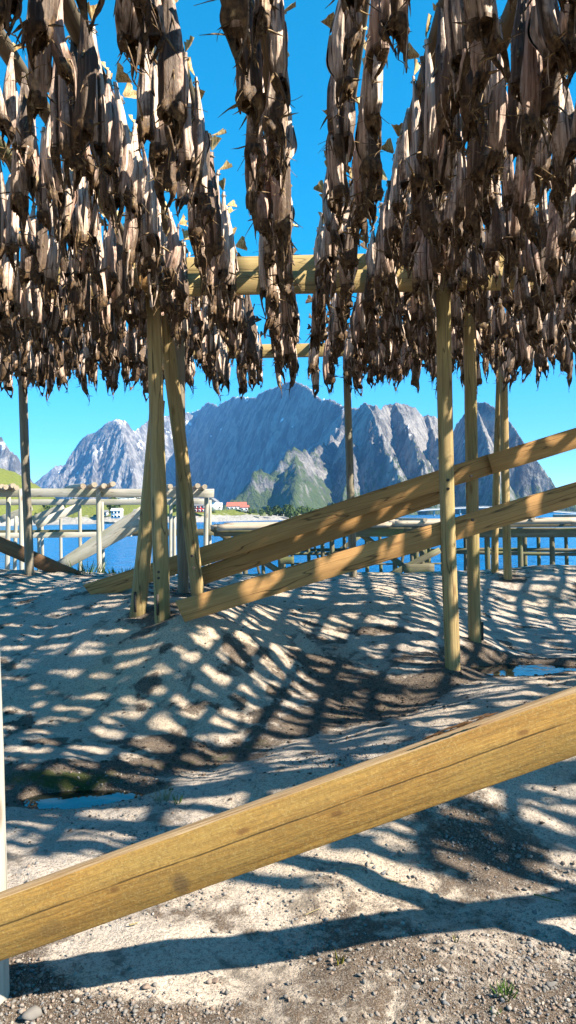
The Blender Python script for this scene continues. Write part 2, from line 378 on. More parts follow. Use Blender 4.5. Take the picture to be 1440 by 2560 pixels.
def log(name, p0, p1, d0, d1=None, mat='post', parent=None, seed=0, ns=18, roll=0.0, bend=0.004, chip=True):
    """round, slightly crooked log with a drying crack; p0 -> p1"""
    rng = np.random.default_rng(seed + 101); d1 = d1 or d0
    L = (Vector(p1) - Vector(p0)).length; nr = max(6, min(26, int(L / 0.18)))
    u = np.linspace(0, 1, nr); th = np.linspace(0, 2 * np.pi, ns, endpoint=False)
    U, T = np.meshgrid(u, th, indexing='ij')
    r = (d0 + (d1 - d0) * U) / 2
    ph = rng.uniform(0, 6.28, 6)
    r = r * (1 + 0.03 * np.sin(2 * T + ph[0] + 2 * U) + 0.018 * np.sin(3 * T + ph[1] + 5 * U) + 0.02 * np.sin(9 * U + ph[2]) + 0.012 * rng.standard_normal(U.shape))
    ca = int(rng.integers(ns))
    if chip: r[:, ca] *= 0.9
    V = np.stack([(U - 0.5) * L, r * np.cos(T) + bend * L * np.sin(3.0 * U + ph[3]), r * np.sin(T) + bend * L * np.sin(4 * U + ph[4])], -1).reshape(-1, 3)
    n0 = len(V); c0 = V[:ns].mean(0); c1 = V[-ns:].mean(0)
    V = np.vstack([V, c0, c1])
    q = grid_quads(nr, ns, True); i = np.arange(ns)
    t0 = np.stack([np.full(ns, n0), (i + 1) % ns, i], -1); t1 = np.stack([np.full(ns, n0 + 1), n0 - ns + i, n0 - ns + (i + 1) % ns], -1)
    me = np_mesh(name, V, [q[:, ::-1], t0[:, ::-1], t1[:, ::-1]], True, mat=M[mat])
    sm = np.ones(len(me.polygons), bool); sm[len(q):] = False; me.polygons.foreach_set('use_smooth', sm)
    o = link(name, me, parent); o.matrix_world = axis_matrix(p0, p1, roll)
    return o

def plank(name, p0, p1, thick, high, mat='brace', parent=None, seed=0, roll=0.0, cut0=0.0, cut1=0.0, warp=0.003):
    """sawn plank with eased edges and a slight warp; thickness along local Y, height along local Z"""
    rng = np.random.default_rng(seed + 7); L = (Vector(p1) - Vector(p0)).length; nr = max(6, min(24, int(L / 0.2)))
    e = min(thick, high) * 0.035; a = thick / 2; b = high / 2
    prof = np.array([(-a + e, -b), (a - e, -b), (a, -b + e), (a, b - e), (a - e, b), (-a + e, b), (-a, b - e), (-a, -b + e)])
    u = np.linspace(0, 1, nr); u[0] = 0; ph = rng.uniform(0, 6.28, 4); Vs = []
    for k, uu in enumerate(u):
        x = (uu - 0.5) * L
        pr = prof + np.array([warp * np.sin(5 * uu + ph[0]), warp * np.sin(6 * uu + ph[1])]) + rng.normal(0, e * 0.12, prof.shape)
        sh = cut0 * pr[:, 1] / high if k == 0 else (cut1 * pr[:, 1] / high if k == nr - 1 else 0)
        Vs.append(np.column_stack([np.full(8, x) + sh, pr[:, 0], pr[:, 1]]))
    V = np.vstack(Vs); q = grid_quads(nr, 8, True)
    me = np_mesh(name, V, [q[:, ::-1], np.array([list(range(8))]), np.array([[len(V) - 1 - k for k in range(8)]])], False, mat=M[mat])
    o = link(name, me, parent); o.matrix_world = axis_matrix(p0, p1, roll)
    return o

def box(name, c, s, mat, parent=None, rot=None):
    x, y, z = s[0] / 2, s[1] / 2, s[2] / 2
    V = np.array([(-x, -y, -z), (x, -y, -z), (x, y, -z), (-x, y, -z), (-x, -y, z), (x, -y, z), (x, y, z), (-x, y, z)])
    Q = np.array([(0, 3, 2, 1), (4, 5, 6, 7), (0, 1, 5, 4), (1, 2, 6, 5), (2, 3, 7, 6), (3, 0, 4, 7)])
    o = link(name, np_mesh(name, V, Q, False, mat=M[mat]), parent); o.location = c
    if rot: o.rotation_euler = rot
    return o

# ------------------------------------------------------------------ ground
CP = []
def cp(px, py, Y): p = P(px, py, Y); CP.append((p.x, p.y, p.z))
for a in [(405, 1550, 6.9), (347, 1527, 7.2), (492, 1487, 7.7), (458, 1482, 8.0), (450, 1548, 6.65), (225, 1478, 8.3),
          (1130, 1662, 6.75), (1190, 1602, 7.8), (68, 1437, 10.6), (880, 1441, 10.6), (1265, 1446, 10.6), (400, 1441, 10.7), (650, 1441, 10.7)]: cp(*a)
def cz(px, py, z):
    d = RN @ np.array([(px - 720) / F, -(py - 1280) / F, -1.0]); k = (z - EYE) / d[2]; CP.append((d[0] * k, d[1] * k, z))
for a in [(30, 1700, .19), (300, 1700, .25), (300, 1850, -.02), (30, 1870, -.04), (30, 1560, .52), (760, 1700, .17), (760, 1610, .36), (760, 1530, .56),
          (1000, 1600, .36), (1000, 1510, .60), (200, 1985, -.10), (20, 1990, -.10), (400, 1930, -.07), (200, 1925, -.03), (60, 1925, -.02), (200, 2035, -.04), (1290, 1700, .18), (1180, 1690, .17), (1300, 1632, .12), (620, 1880, -.10), (850, 1805, -.02), (1050, 1748, .06),
          (1280, 1672, .12), (1420, 1650, .15), (350, 2030, 0.0), (100, 2050, -.03), (700, 1930, .06), (1000, 1830, .14), (1250, 1740, .24), (1440, 1690, .28),
          (1400, 1462, .62), (1350, 1540, .30), (1440, 1520, .36), (1440, 1590, .19), (1000, 2000, .10), (1400, 1930, .14), (1430, 2050, .02), (1000, 2200, .02)]: cz(*a)
for x in (-6, -3, 0, 3, 6):
    CP += [(x, -4, 0.0), (x, 0.5, 0.0), (x, 2.4, 0.0)]
for x in (-14, 14):
    CP += [(x, -4, 0), (x, 3, .05), (x, 8, .55), (x, 10.6, .74)]
CP += [(-6.5, 6, .15), (-6, 8.5, .66), (6, 7, .2), (6, 9.5, .5)]
CP = np.array(CP)
def tps(d2): return np.where(d2 > 1e-12, 0.5 * d2 * np.log(np.maximum(d2, 1e-12)), 0.0)
n = len(CP)
K = tps(((CP[:, None, :2] - CP[None, :, :2]) ** 2).sum(-1)) + np.eye(n) * 0.02
Pm = np.column_stack([np.ones(n), CP[:, :2]])
W = np.linalg.solve(np.block([[K, Pm], [Pm.T, np.zeros((3, 3))]]), np.concatenate([CP[:, 2], np.zeros(3)]))
GUL = []
for (px, py, z) in [(-300, 2000, -.16), (20, 1990, -.16), (200, 1985, -.16), (400, 1930, -.12), (620, 1880, -.10), (850, 1805, -.02), (1050, 1748, .06), (1280, 1672, .12), (1500, 1650, .15)]:
    d = RN @ np.array([(px - 720) / F, -(py - 1280) / F, -1.0]); k = (z - EYE) / d[2]; GUL.append((d[0] * k, d[1] * k))
GUL = np.array(GUL)
def gully_dist(x, y):
    best = np.full(x.shape, 1e9)
    for a, b in zip(GUL[:-1], GUL[1:]):
        ab = b - a; t = np.clip(((x - a[0]) * ab[0] + (y - a[1]) * ab[1]) / (ab @ ab), 0, 1)
        best = np.minimum(best, np.hypot(x - a[0] - t * ab[0], y - a[1] - t * ab[1]))
    return best
PUD = [(Vector((-1.33, 4.60, 0)), -.105, .30, .14), (Vector((2.1, 7.18, 0)), .11, .5, .27)]
def ground_base(x, y):
    x = np.atleast_1d(np.asarray(x, float)); y = np.atleast_1d(np.asarray(y, float)); sh = x.shape
    xc = np.clip(x.ravel(), -14, 14); yc = np.clip(y.ravel(), -4, 10.9)
    z = np.zeros(len(xc))
    for s in range(0, len(xc), 20000):
        q = np.column_stack([xc[s:s + 20000], yc[s:s + 20000]])
        d2 = ((q[:, None, :] - CP[None, :, :2]) ** 2).sum(-1)
        z[s:s + 20000] = tps(d2) @ W[:n] + W[n] + q @ W[n + 1:]
    return z.reshape(sh)
def ground_z(x, y):
    z = ground_base(x, y); x = np.atleast_1d(np.asarray(x, float)); y = np.atleast_1d(np.asarray(y, float))
    lump = (fbm(x * 0.9, y * 0.9, 4, 3) - 0.5) * 0.10 + (fbm(x * 3.5, y * 3.5, 4, 9) - 0.5) * 0.05 + (fbm(x * 14, y * 14, 3, 19) - 0.5) * 0.022
    z = z + lump * sstep(0.0, 1.0, np.abs(y) + 0.5)
    for c, lv, rx, ry in PUD:
        q = np.sqrt(((x - c.x) / rx) ** 2 + ((y - c.y) / ry) ** 2) + 0.35 * (fbm(x * 6, y * 6, 3, 23) - 0.5)
        w_ = 1 - sstep(0.85, 1.7, q); w_ = w_ * 1.0; z = z * (1 - w_) + (lv - 0.035) * w_
        z = np.where((q > 1.35) & (q < 2.6), np.maximum(z, lv + 0.012), z)
    drop = sstep(11.1, 17, y) * 3.4 + np.maximum(y - 17, 0) * 0.05
    return z - drop
BASES = [(P(*a).x, P(*a).y) for a in [(404, 1550, 6.9), (347, 1527, 7.2), (492, 1487, 7.7), (459, 1483, 8.0), (1131, 1662, 6.75), (1191, 1604, 7.8), (72, 1438, 10.6), (881, 1442, 10.6), (1271, 1447, 10.6)]] + [(-1.04, 2.46), (2.17, 2.46)]
def soil_mask(x, y):
    g = gully_dist(x, y)
    s = 0.55 * np.exp(-(g / 0.25) ** 2) + 0.62 * np.exp(-(((x - 0.45) / 0.85) ** 2 + ((y - 6.5) / 1.0) ** 2)) * (0.55 + 0.9 * fbm(x * 2.2, y * 2.2, 3, 61))
    s = s + 0.55 * (1 - sstep(2.3, 3.6, y + 0.5 * (fbm(x * 1.5, y * 1.5, 3, 40) - 0.5) + 0.12 * (x < 0)))
    s = s + 0.55 * np.exp(-(((x - 0.9) / 0.5) ** 2 + ((y - 3.5) / 0.45) ** 2))
    s = s + 0.8 * (fbm(x * 1.3, y * 1.3, 4, 55) - 0.5) + 0.12 + 2.4 * np.maximum(fbm(x * 3.2, y * 4.0, 4, 57) - 0.56, 0) * sstep(4.2, 5.2, y)
    s = s + 0.3 * sstep(.3, .9, x) * (1 - sstep(2.5, 3.0, y))
    for bx_, by_ in BASES: s = s + 0.55 * np.exp(-(((x - bx_) / 0.17) ** 2 + ((y - by_) / 0.2) ** 2))
    for c, lv, rx, ry in PUD:
        q = np.sqrt(((x - c.x) / rx) ** 2 + ((y - c.y) / ry) ** 2); s = s + 0.6 * np.exp(-((q - 1.4) / 0.45) ** 2)
    pale = np.exp(-(((x + 0.56) / 0.36) ** 2 + ((y - 2.70) / 0.20) ** 2) ** 2)
    s = s - 1.0 * pale
    return np.clip(s, 0, 1)
u = np.linspace(-1, 1, 430); gx = 7 * u + 28 * u ** 5
v = np.linspace(0, 1, 440); gy = np.interp(v, [0, 0.08, 0.82, 0.93, 1], [-14, 1.6, 9.5, 12.5, 40])
GX, GY = np.meshgrid(gx, gy, indexing='ij')
GZ = ground_z(GX, GY)
sc = soil_mask(GX, GY); gd = gully_dist(GX, GY)
moss = 0.48 * np.exp(-(gd / 0.12) ** 2) * sstep(0.2, 0.6, fbm(GX * 1.2, GY * 1.2, 3, 71)) + 0.5 * sstep(10.0, 10.9, GY) * (GY < 13)
moss = moss + 0.42 * np.exp(-(((GX + 1.3) / 0.8) ** 2 + ((GY - 4.8) / 0.1) ** 2)) + 0.5 * np.exp(-(((GX - 2.0) / 0.8) ** 2 + ((GY - 7.3) / 0.35) ** 2))
warm = np.clip(sstep(0.35, 0.7, fbm(GX * 0.8 + 5, GY * 0.8, 3, 80)) * 0.5 + 0.4 * np.exp(-(((GX + 1.2) / 1.4) ** 2 + ((GY - 6.6) / 1.2) ** 2)), 0, 0.9)
gm = np_mesh('ground', np.stack([GX, GY, GZ], -1).reshape(-1, 3), grid_quads(430, 440)[:, ::-1], True,
             np.stack([sc, moss, warm], -1).reshape(-1, 3), M['ground'])
tag(link('ground', gm), kind='structure')
def gz(x, y): return float(ground_z(np.array([x]), np.array([y]))[0])

def puddle(c, lv, rx, ry, seed):
    th = np.linspace(0, 2 * np.pi, 40, endpoint=False); rng = np.random.default_rng(seed)
    r = 1.32 + 0.05 * np.sin(3 * th + seed) + 0.07 * np.sin(7 * th)
    V = np.column_stack([rx * r * np.cos(th), ry * r * np.sin(th), np.zeros(40)]); V = np.vstack([[0, 0, 0], V])
    i = np.arange(40); T = np.stack([np.zeros(40, int), 1 + i, 1 + (i + 1) % 40], -1)
    o = link('puddle', np_mesh('puddle', V, T, True, mat=M['puddle'])); o.location = (c.x, c.y, lv); tag(o, kind='structure')
for k, (c, lv, rx, ry) in enumerate(PUD): puddle(c, lv, rx, ry, k)

SEA = -1.5
def sea():
    xs = 9000.0; V = np.array([(-xs, 9, SEA), (xs, 9, SEA), (xs, 9000, SEA), (-xs, 9000, SEA)])
    tag(link('water', np_mesh('water', V, np.array([[0, 1, 2, 3]]), False, mat=M['water'])), kind='structure')
sea()

# ------------------------------------------------------------------ mountains and far shore
def ridge_terrain(name, ridges, xr, yr, nx, ny, mat, slope=1.25, seed=0, amp=60.0, scale=0.004, base=-6.0, warp=55.0, power=1.0):
    """height field raised from ridge lines, each a list of (pixel x, pixel y, distance)"""
    gx = np.linspace(*xr, nx); gy = np.linspace(*yr, ny); X, Y = np.meshgrid(gx, gy, indexing='ij')
    XW = X + (fbm(X * scale, Y * scale, 4, seed) - 0.5) * 2 * warp; YW = Y + (fbm(X * scale + 31, Y * scale, 4, seed + 5) - 0.5) * 2 * warp
    H = np.full(X.shape, base - 200.0); DM = np.full(X.shape, 1e9)
    first = ridges[0]
    for rd in ridges:
        sl = slope
        if isinstance(rd, tuple): rd, sl = rd
        pts = [P(*q) for q in rd]
        for a, b in zip(pts[:-1], pts[1:]):
            dx, dy = b.x - a.x, b.y - a.y; LL = dx * dx + dy * dy
            # unwarped near the crest so that the skyline keeps its outline
            t0 = np.clip(((X - a.x) * dx + (Y - a.y) * dy) / LL, 0, 1)
            d0 = np.hypot(X - a.x - t0 * dx, Y - a.y - t0 * dy)
            DM = np.minimum(DM, d0) if rd is first else DM
            k = sstep(10, 220, d0)
            x2 = X + (XW - X) * k; y2 = Y + (YW - Y) * k
            t = np.clip(((x2 - a.x) * dx + (y2 - a.y) * dy) / LL, 0, 1)
            d = np.hypot(x2 - a.x - t * dx, y2 - a.y - t * dy)
            h = a.z + (b.z - a.z) * t - sl * d ** power
            H = np.maximum(H, h)
    rn = fbm(X * scale * 2.2, Y * scale * 2.2, 6, seed + 9, 0.55, True)
    rn2 = fbm(X * scale * 9, Y * scale * 9, 4, seed + 13, 0.55, True)
    rn3 = fbm(X * scale * 28, Y * scale * 28, 3, seed + 17, 0.6, True)
    H = H + ((rn - 0.68) * amp * 2.6 + (rn2 - 0.62) * amp * 0.7 + (rn3 - 0.6) * amp * 0.3) * sstep(base, base + 120, H) * (0.3 + 0.7 * sstep(0, 160, DM))
    H = np.maximum(H, base)
    me = np_mesh(name, np.stack([X, Y, H], -1).reshape(-1, 3), grid_quads(nx, ny)[:, ::-1], False, mat=M[mat])
    return tag(link(name, me), kind='structure')

ridge_terrain('mountain_massif', [
    [(430, 1045, 8200), (470, 1035, 7600), (500, 1020, 7100), (520, 1003, 6800), (545, 1012, 6450), (580, 991, 6000), (640, 990, 5450), (665, 974, 5150), (700, 962, 4900), (735, 948, 4600), (765, 963, 4400), (800, 989, 4200), (860, 1010, 3900), (900, 1022, 3650)],
    ([(860, 1010, 3900), (850, 1100, 3500), (760, 1125, 2900), (735, 1122, 2700), (690, 1150, 2600), (640, 1185, 2550), (590, 1225, 2500), (550, 1265, 2450)], 1.35),
    ([(735, 1122, 2700), (745, 1180, 2450), (735, 1240, 2300)], 1.2)],
    (-1900, 900), (2150, 8600), 300, 460, 'mount', slope=2.1, seed=4, amp=42, warp=40)
ridge_terrain('mountain_buttresses', [
    [(880, 1060, 3300), (903, 1012, 3150), (920, 1003, 3050), (940, 1008, 3000), (955, 1018, 3050), (968, 1008, 3150), (987, 1005, 3150), (1012, 1011, 3150), (1040, 1020, 3200), (1057, 1042, 3300), (1070, 1035, 3300), (1087, 1036, 3300), (1103, 1055, 3350), (1130, 1090, 3400)],
    ([(920, 1003, 3050), (950, 1080, 2800), (985, 1150, 2600), (1005, 1215, 2450), (1015, 1262, 2300)], 1.9),
    ([(987, 1005, 3150), (1030, 1090, 2850), (1060, 1160, 2650), (1085, 1230, 2450)], 1.9),
    ([(1070, 1035, 3300), (1100, 1120, 3000), (1120, 1200, 2700)], 1.9),
    ([(903, 1012, 3150), (885, 1120, 2900), (868, 1210, 2600), (850, 1265, 2350)], 1.7)],
    (100, 850), (2150, 3700), 260, 300, 'mount', slope=2.1, seed=21, amp=34, scale=0.006, warp=32)
ridge_terrain('mountain_dome', [
    [(1110, 1110, 3500), (1140, 1062, 3300), (1160, 1036, 3150), (1190, 1006, 3000), (1212, 1003, 2950), (1242, 1021, 2900), (1272, 1051, 2850), (1293, 1081, 2800), (1313, 1111, 2760), (1342, 1151, 2720), (1372, 1191, 2680), (1390, 1216, 2650), (1440, 1262, 2600)],
    ([(1190, 1006, 3000), (1215, 1090, 2750), (1235, 1170, 2550), (1250, 1245, 2350)], 2.2),
    ([(1160, 1036, 3150), (1160, 1130, 2850), (1165, 1230, 2550)], 2.2)],
    (480, 1150), (2150, 3700), 240, 280, 'mount', slope=2.3, seed=33, amp=26, scale=0.006, warp=28)
ridge_terrain('mountain_peak', [
    [(110, 1240, 6600), (135, 1212, 6500), (165, 1165, 6400), (200, 1102, 6300), (215, 1086, 6250), (240, 1080, 6200), (266, 1055, 6150), (290, 1044, 6100), (311, 1050, 6200), (336, 1076, 6350), (352, 1067, 6500), (374, 1050, 6700), (420, 1036, 6900), (470, 1030, 7000), (500, 1050, 7100)],
    ([(240, 1080, 6200), (235, 1150, 5800), (225, 1240, 5500)], 1.6),
    ([(290, 1044, 6100), (320, 1120, 5700), (330, 1190, 5500), (335, 1250, 5300)], 1.5)],
    (-2300, -700), (5100, 7500), 260, 260, 'mount_far', slope=1.5, seed=51, amp=50, warp=70)
ridge_terrain('far_hills', [[(70, 1215, 8200), (100, 1192, 8200), (135, 1163, 8200), (165, 1160, 8300), (210, 1180, 8500), (300, 1200, 8600)],
    [(-120, 1060, 4600), (-40, 1085, 4500), (0, 1096, 4400), (14, 1104, 4350), (30, 1140, 4300), (48, 1175, 4200), (62, 1212, 4100)]],
    (-4200, -1200), (3600, 9000), 200, 220, 'mount_far', slope=1.6, seed=61, amp=45)

def shore():
    def land(name, pts, yr, xr, nx, ny, seed):
        gx = np.linspace(*xr, nx); gy = np.linspace(*yr, ny); X, Y = np.meshgrid(gx, gy, indexing='ij')
        H = np.full(X.shape, SEA - 3.0)
        for (px, py, Yd, rad, rad2) in pts:
            p = P(px, py, Yd); top = p.z - SEA
            q = np.sqrt(((X - p.x) / rad) ** 2 + ((Y - p.y) / rad2) ** 2)
            H = np.maximum(H, SEA - 3 + (top + 3) * (1 - sstep(0.15, 1.0, q)))
        H = H + (fbm(X * 0.06, Y * 0.06, 5, seed) - 0.5) * 7 * sstep(SEA - 3, SEA + 4, H)
        me = np_mesh(name, np.stack([X, Y, H], -1).reshape(-1, 3), grid_quads(nx, ny)[:, ::-1], True, mat=M['shore'])
        return tag(link(name, me), kind='structure')
    land('far_shore', [(-60, 1165, 520, 70, 160), (20, 1208, 560, 60, 130), (90, 1255, 560, 60, 130), (180, 1258, 560, 50, 120), (260, 1262, 560, 60, 120), (340, 1262, 560, 60, 120), (420, 1268, 560, 60, 120),
                       (490, 1282, 600, 60, 110), (560, 1281, 600, 60, 110), (640, 1284, 620, 60, 110), (720, 1286, 640, 60, 110), (800, 1286, 660, 60, 110), (880, 1287, 700, 60, 110)],
         (380, 820), (-330, 130), 200, 110, 5)
shore()

def house(px, py, Y, wd, dp, hw, hr, wall, roof, label, win=3, rows=2, rot=0.0):
    p = P(px, py, Y); h = empty('house', p); h.rotation_euler = (0, 0, rot); tag(h, label, 'house')
    box('wall', (0, 0, hw / 2), (wd, dp, hw), wall, h)
    o = 0.4; V = np.array([(-wd / 2 - o, -dp / 2 - o, hw), (wd / 2 + o, -dp / 2 - o, hw), (wd / 2 + o, dp / 2 + o, hw), (-wd / 2 - o, dp / 2 + o, hw), (-wd / 2 - o, 0, hw + hr), (wd / 2 + o, 0, hw + hr)])
    me = bpy.data.meshes.new('roof'); me.from_pydata([tuple(q) for q in V], [], [(0, 1, 5, 4), (2, 3, 4, 5), (0, 4, 3), (1, 2, 5), (3, 2, 1, 0)]); me.materials.append(M[roof])
    link('roof', me, h)
    for r in range(rows):
        for k in range(win):
            x = -wd / 2 + wd * (k + 0.5) / win; z = hw * (r + 0.55) / rows
            f = box('window', (x, -dp / 2 - 0.05, z), (1.5, 0.14, 1.4), 'white', h)
            g = box('pane', (0, -0.06, 0), (1.15, 0.08, 1.05), 'glass', f)
    return h
house(293, 1296, 470, 6.2, 6, 4.8, 1.6, 'white', 'rooflight', 'small white two-storey house alone on the green shore at left')
house(258, 1290, 500, 6, 5, 2.5, 1.5, 'white', 'roofgrey', 'low white shed left of the lone white house on the shore', 2, 1)
house(315, 1256, 560, 14, 7, 3.5, 2.2, 'white', 'rooflight', 'long white building on the hill above the lone white house', 5, 1)
house(352, 1254, 570, 10, 7, 4, 2.4, 'white', 'rooflight', 'white building at the right end of the hilltop row', 3, 1)
house(350, 1292, 480, 7, 6, 3.2, 1.8, 'white', 'roofgrey', 'white cottage on the shore close to the tripod of posts', 2, 1)
house(485, 1276, 540, 7, 7, 6.0, 3.0, 'white', 'roofgrey', 'tall white house with grey roof just left of the red house', 2, 2)
house(500, 1281, 520, 7.5, 6, 4.6, 2.6, 'redwall', 'roofgrey', 'dark red wooden house at the water behind the left rack', 3, 2)
house(533, 1275, 560, 6.5, 7, 6.0, 2.8, 'white', 'roofgrey', 'white gabled house just right of the red house', 2, 2, 1.3)
house(547, 1276, 590, 5, 6, 4.5, 1.6, 'white', 'rooflight', 'white flat-looking house between the gabled house and red roof', 2, 1)
house(592, 1276, 600, 15, 8, 3.2, 3.4, 'white', 'roofred', 'wide white house with pale red roof on the far shore', 5, 1)
house(612, 1279, 580, 6, 5, 3.2, 1.8, 'white', 'roofred', 'small white annex in front of the red-roofed house', 2, 1)

def bridge():
    b = empty('road_bridge', P(1180, 1290, 1100)); tag(b, 'long pale concrete road bridge arching low over the fjord', 'bridge')
    pts = [(900, 1287), (975, 1281), (1050, 1275), (1130, 1270), (1210, 1267), (1290, 1270), (1370, 1277), (1460, 1284), (1560, 1288)]
    Vs = []
    for (px, py) in pts:
        p = P(px, py, 1100) - b.location
        Vs += [(p.x, p.y - 5, p.z - 2.2), (p.x, p.y + 5, p.z - 2.2), (p.x, p.y + 5, p.z), (p.x, p.y - 5, p.z)]
    V = np.array(Vs); link('deck', np_mesh('deck', V, grid_quads(len(pts), 4, True)[:, ::-1], False, mat=M['concrete']), b)
    for px in (1010, 1085, 1150, 1210, 1270, 1340, 1410):
        py = np.interp(px, [q[0] for q in pts], [q[1] for q in pts]); p = P(px, py, 1100)
        box('pier', (p.x - b.location.x, p.y - b.location.y, (p.z - 2.2 + SEA - 2) / 2 - b.location.z), (2.2, 4, p.z - 2.2 - SEA + 2), 'concrete', b)
    for k, (a, c) in enumerate(zip(pts[:-1], pts[1:])):
        p, q = P(*a, 1094.8), P(*c, 1094.8)
        r = plank('railing', p + Vector((0, 0, .9)) - b.location, q + Vector((0, 0, .9)) - b.location, 0.2, 0.5, 'rooflight', b, warp=0)
bridge()

def leaf_cloud(rng, n, size):
    """n small leaf faces, each a folded quad, scattered in a unit lumpy ball"""
    d = rng.standard_normal((n, 3)); d /= np.linalg.norm(d, axis=1)[:, None]
    c = d * rng.uniform(0.45, 1.0, (n, 1)) ** 0.5
    a = rng.standard_normal((n, 3)); a /= np.linalg.norm(a, axis=1)[:, None]; b = np.cross(a, d); b /= np.linalg.norm(b, axis=1)[:, None] + 1e-9
    s = size * rng.uniform(0.6, 1.4, (n, 1))
    return np.stack([c - a * s, c + b * s * 0.7, c + a * s, c - b * s * 0.7], 1).reshape(-1, 3)
def shore_wood():
    rng = np.random.default_rng(12); Vs = []
    spots = []
    for k in range(90):
        px = rng.choice([rng.uniform(620, 900), rng.uniform(700, 870), rng.uniform(80, 470)]); Y = rng.uniform(560, 660) if px > 600 else rng.uniform(490, 600)
        spots.append((px, (1284 if px > 600 else 1268) + rng.uniform(-4, 4), Y, rng.uniform(1.6, 4.2)))
    for px, py, Y, s in spots:
        p = P(px, py, Y); Vs.append(leaf_cloud(rng, 150, 0.22) * np.array([s, s, s * rng.uniform(0.9, 1.6)]) + np.array([p.x, p.y, p.z + s * 0.5]))
    V = np.vstack(Vs); Q = np.arange(len(V)).reshape(-1, 4)
    tag(link('shore_wood', np_mesh('shore_wood', V, Q, False, mat=M['leaf'])), 'scrubby green birch wood along the far shore', 'trees', kind='stuff')
shore_wood()

# ------------------------------------------------------------------ main rack: frame
rack = empty('fish_drying_rack', (0.6, 6.8, 0))
tag(rack, 'large timber rack of round posts, crossbeams and slanting braces carrying the dried fish', 'drying rack')
def rp(fn, name, *a, **k):
    o = fn(name, *a, **k); mw = o.matrix_world.copy(); o.parent = rack; o.matrix_basis = Matrix.Translation(rack.location).inverted() @ mw
    return o
def down(p, extra=0.25): return Vector((p.x, p.y, p.z - extra))
def post_px(t, b, Y, d, mat='post', seed=0, Yt=None, name='post', ext=0.15):
    pt = P(t[0], t[1], Yt or Y); pb = P(b[0], b[1], Y); u = (pb - pt).normalized()
    return rp(log, name, pb + u * ext, pt, d * 1.03, d * 0.96, mat, None, seed)
# second row of posts
pA = post_px((386, 724), (404, 1550), 6.9, .138, 'post', 1)
pA3 = post_px((392, 1000), (347, 1527), 7.2, .15, 'post', 2, 7.12)
pA2 = post_px((412, 790), (492, 1487), 7.7, .135, 'post', 3, 7.25)
pA4 = post_px((450, 720), (459, 1483), 8.0, .115, 'greypost', 4)
pP1 = post_px((1109, 640), (1131, 1662), 6.75, .132, 'post', 5)
pP2 = post_px((1166, 640), (1191, 1604), 7.8, .13, 'post', 6)
# third row
for t, b, d, mt, sd in [((58, 880), (72, 1438), .118, 'greypost', 7), ((868, 845), (881, 1442), .112, 'greypost', 8), ((1252, 860), (1237, 1442), .10, 'post', 9), ((1257, 860), (1271, 1447), .112, 'post', 10)]:
    post_px(t, b, 10.6 if sd != 9 else 10.85, d, mt, sd)
# first row: the post at the left edge, and the one right of the frame that carries the near brace
pl0 = Vector((-1.092, 2.46, 0)); rp(log, 'post', (pl0.x + .05, 2.46, gz(-.97, 2.46) - .2), (pl0.x - .05, 2.46, 3.62), .135, .125, 'oldwood', None, 11)
rp(log, 'post', (2.17, 2.46, gz(2.17, 2.46) - .2), (2.13, 2.46, 3.62), .135, .125, 'post', None, 12)
# posts outside the frame on both sides, as the rack goes on
for k, (x, y) in enumerate([(5.4, 2.46), (5.6, 6.9), (5.6, 10.6), (-4.2, 2.46), (-4.3, 6.9), (8.6, 2.46), (8.6, 6.9), (8.6, 10.6)]):
    rp(log, 'post', (x, y, gz(x, y) - .2), (x, y, 3.62), .14, .125, 'post', None, 20 + k)
# crossbeams
def hbeam(Y, z0, z1, th, mat, seed, x0=-5.2, x1=9.4, name='crossbeam'):
    xs = [x0, -0.9 + 0.3 * math.sin(seed), 4.1 + 0.4 * math.cos(seed * 2), x1]
    for k in range(3):
        rp(plank, name, (xs[k], Y, (z0 + z1) / 2), (xs[k + 1] - 0.006, Y, (z0 + z1) / 2), th, z1 - z0, mat, None, seed * 10 + k)
hbeam(2.46, 3.62, 4.0, .1, 'beam', 1)
hbeam(7.02, 3.80, 4.0, .07, 'beam', 2)
hbeam(6.82, 3.60, 3.79, .07, 'beam', 3)
hbeam(10.6, 3.82, 4.0, .08, 'beam', 4)
rp(plank, 'crossbeam', P(337, 697, 6.66), P(418, 697, 6.66), .1, .16, 'brace', None, 55)
rp(plank, 'blocking', P(363, 735, 6.9), P(364, 778, 6.9), .05, .06, 'beam', None, 56)
# braces
near = rp(plank, 'brace', P(-170, 2378, 2.33), P(3700, 988, 2.33), .062, .178, 'fg', None, 60, warp=0.002)
near['label'] = 'thick yellow sawn brace crossing the foreground'
rp(plank, 'brace', P(450, 1528, 6.6), P(1600, 1185, 6.95), .06, .195, 'brace', None, 61, cut0=-.03)
rp(plank, 'brace', P(225, 1480, 8.25), P(1234, 1158, 7.55), .06, .195, 'brace', None, 62, cut0=-.09)
rp(plank, 'brace', P(1226, 1160, 7.48), P(1700, 1018, 7.4), .06, .195, 'brace', None, 63)
rp(plank, 'brace', P(505, 1440, 8.2), P(1130, 1225, 7.95), .06, .19, 'brace', None, 64)
rp(plank, 'brace', P(-70, 1330, 11.0), P(195, 1445, 10.9), .06, .2, 'brown', None, 65)
for (px, py, Y, par) in [(1120, 1200, 6.69, pP1), (1120, 1222, 6.69, pP1), (1178, 1190, 7.44, pP2), (1182, 1300, 6.72, pP2), (397, 1430, 6.83, pA), (397, 1445, 6.83, pA), (480, 1390, 7.45, pA2), (484, 1420, 7.5, pA2)]:
    bpy.context.view_layer.update(); p = P(px, py, Y)
    o = log('bolt', p + Vector((0, .03, 0)), p + Vector((0, -.012, 0)), .026, .026, 'iron', None, int(px), ns=8, chip=False, bend=0); o.parent = par; o.matrix_parent_inverse = par.matrix_world.inverted()
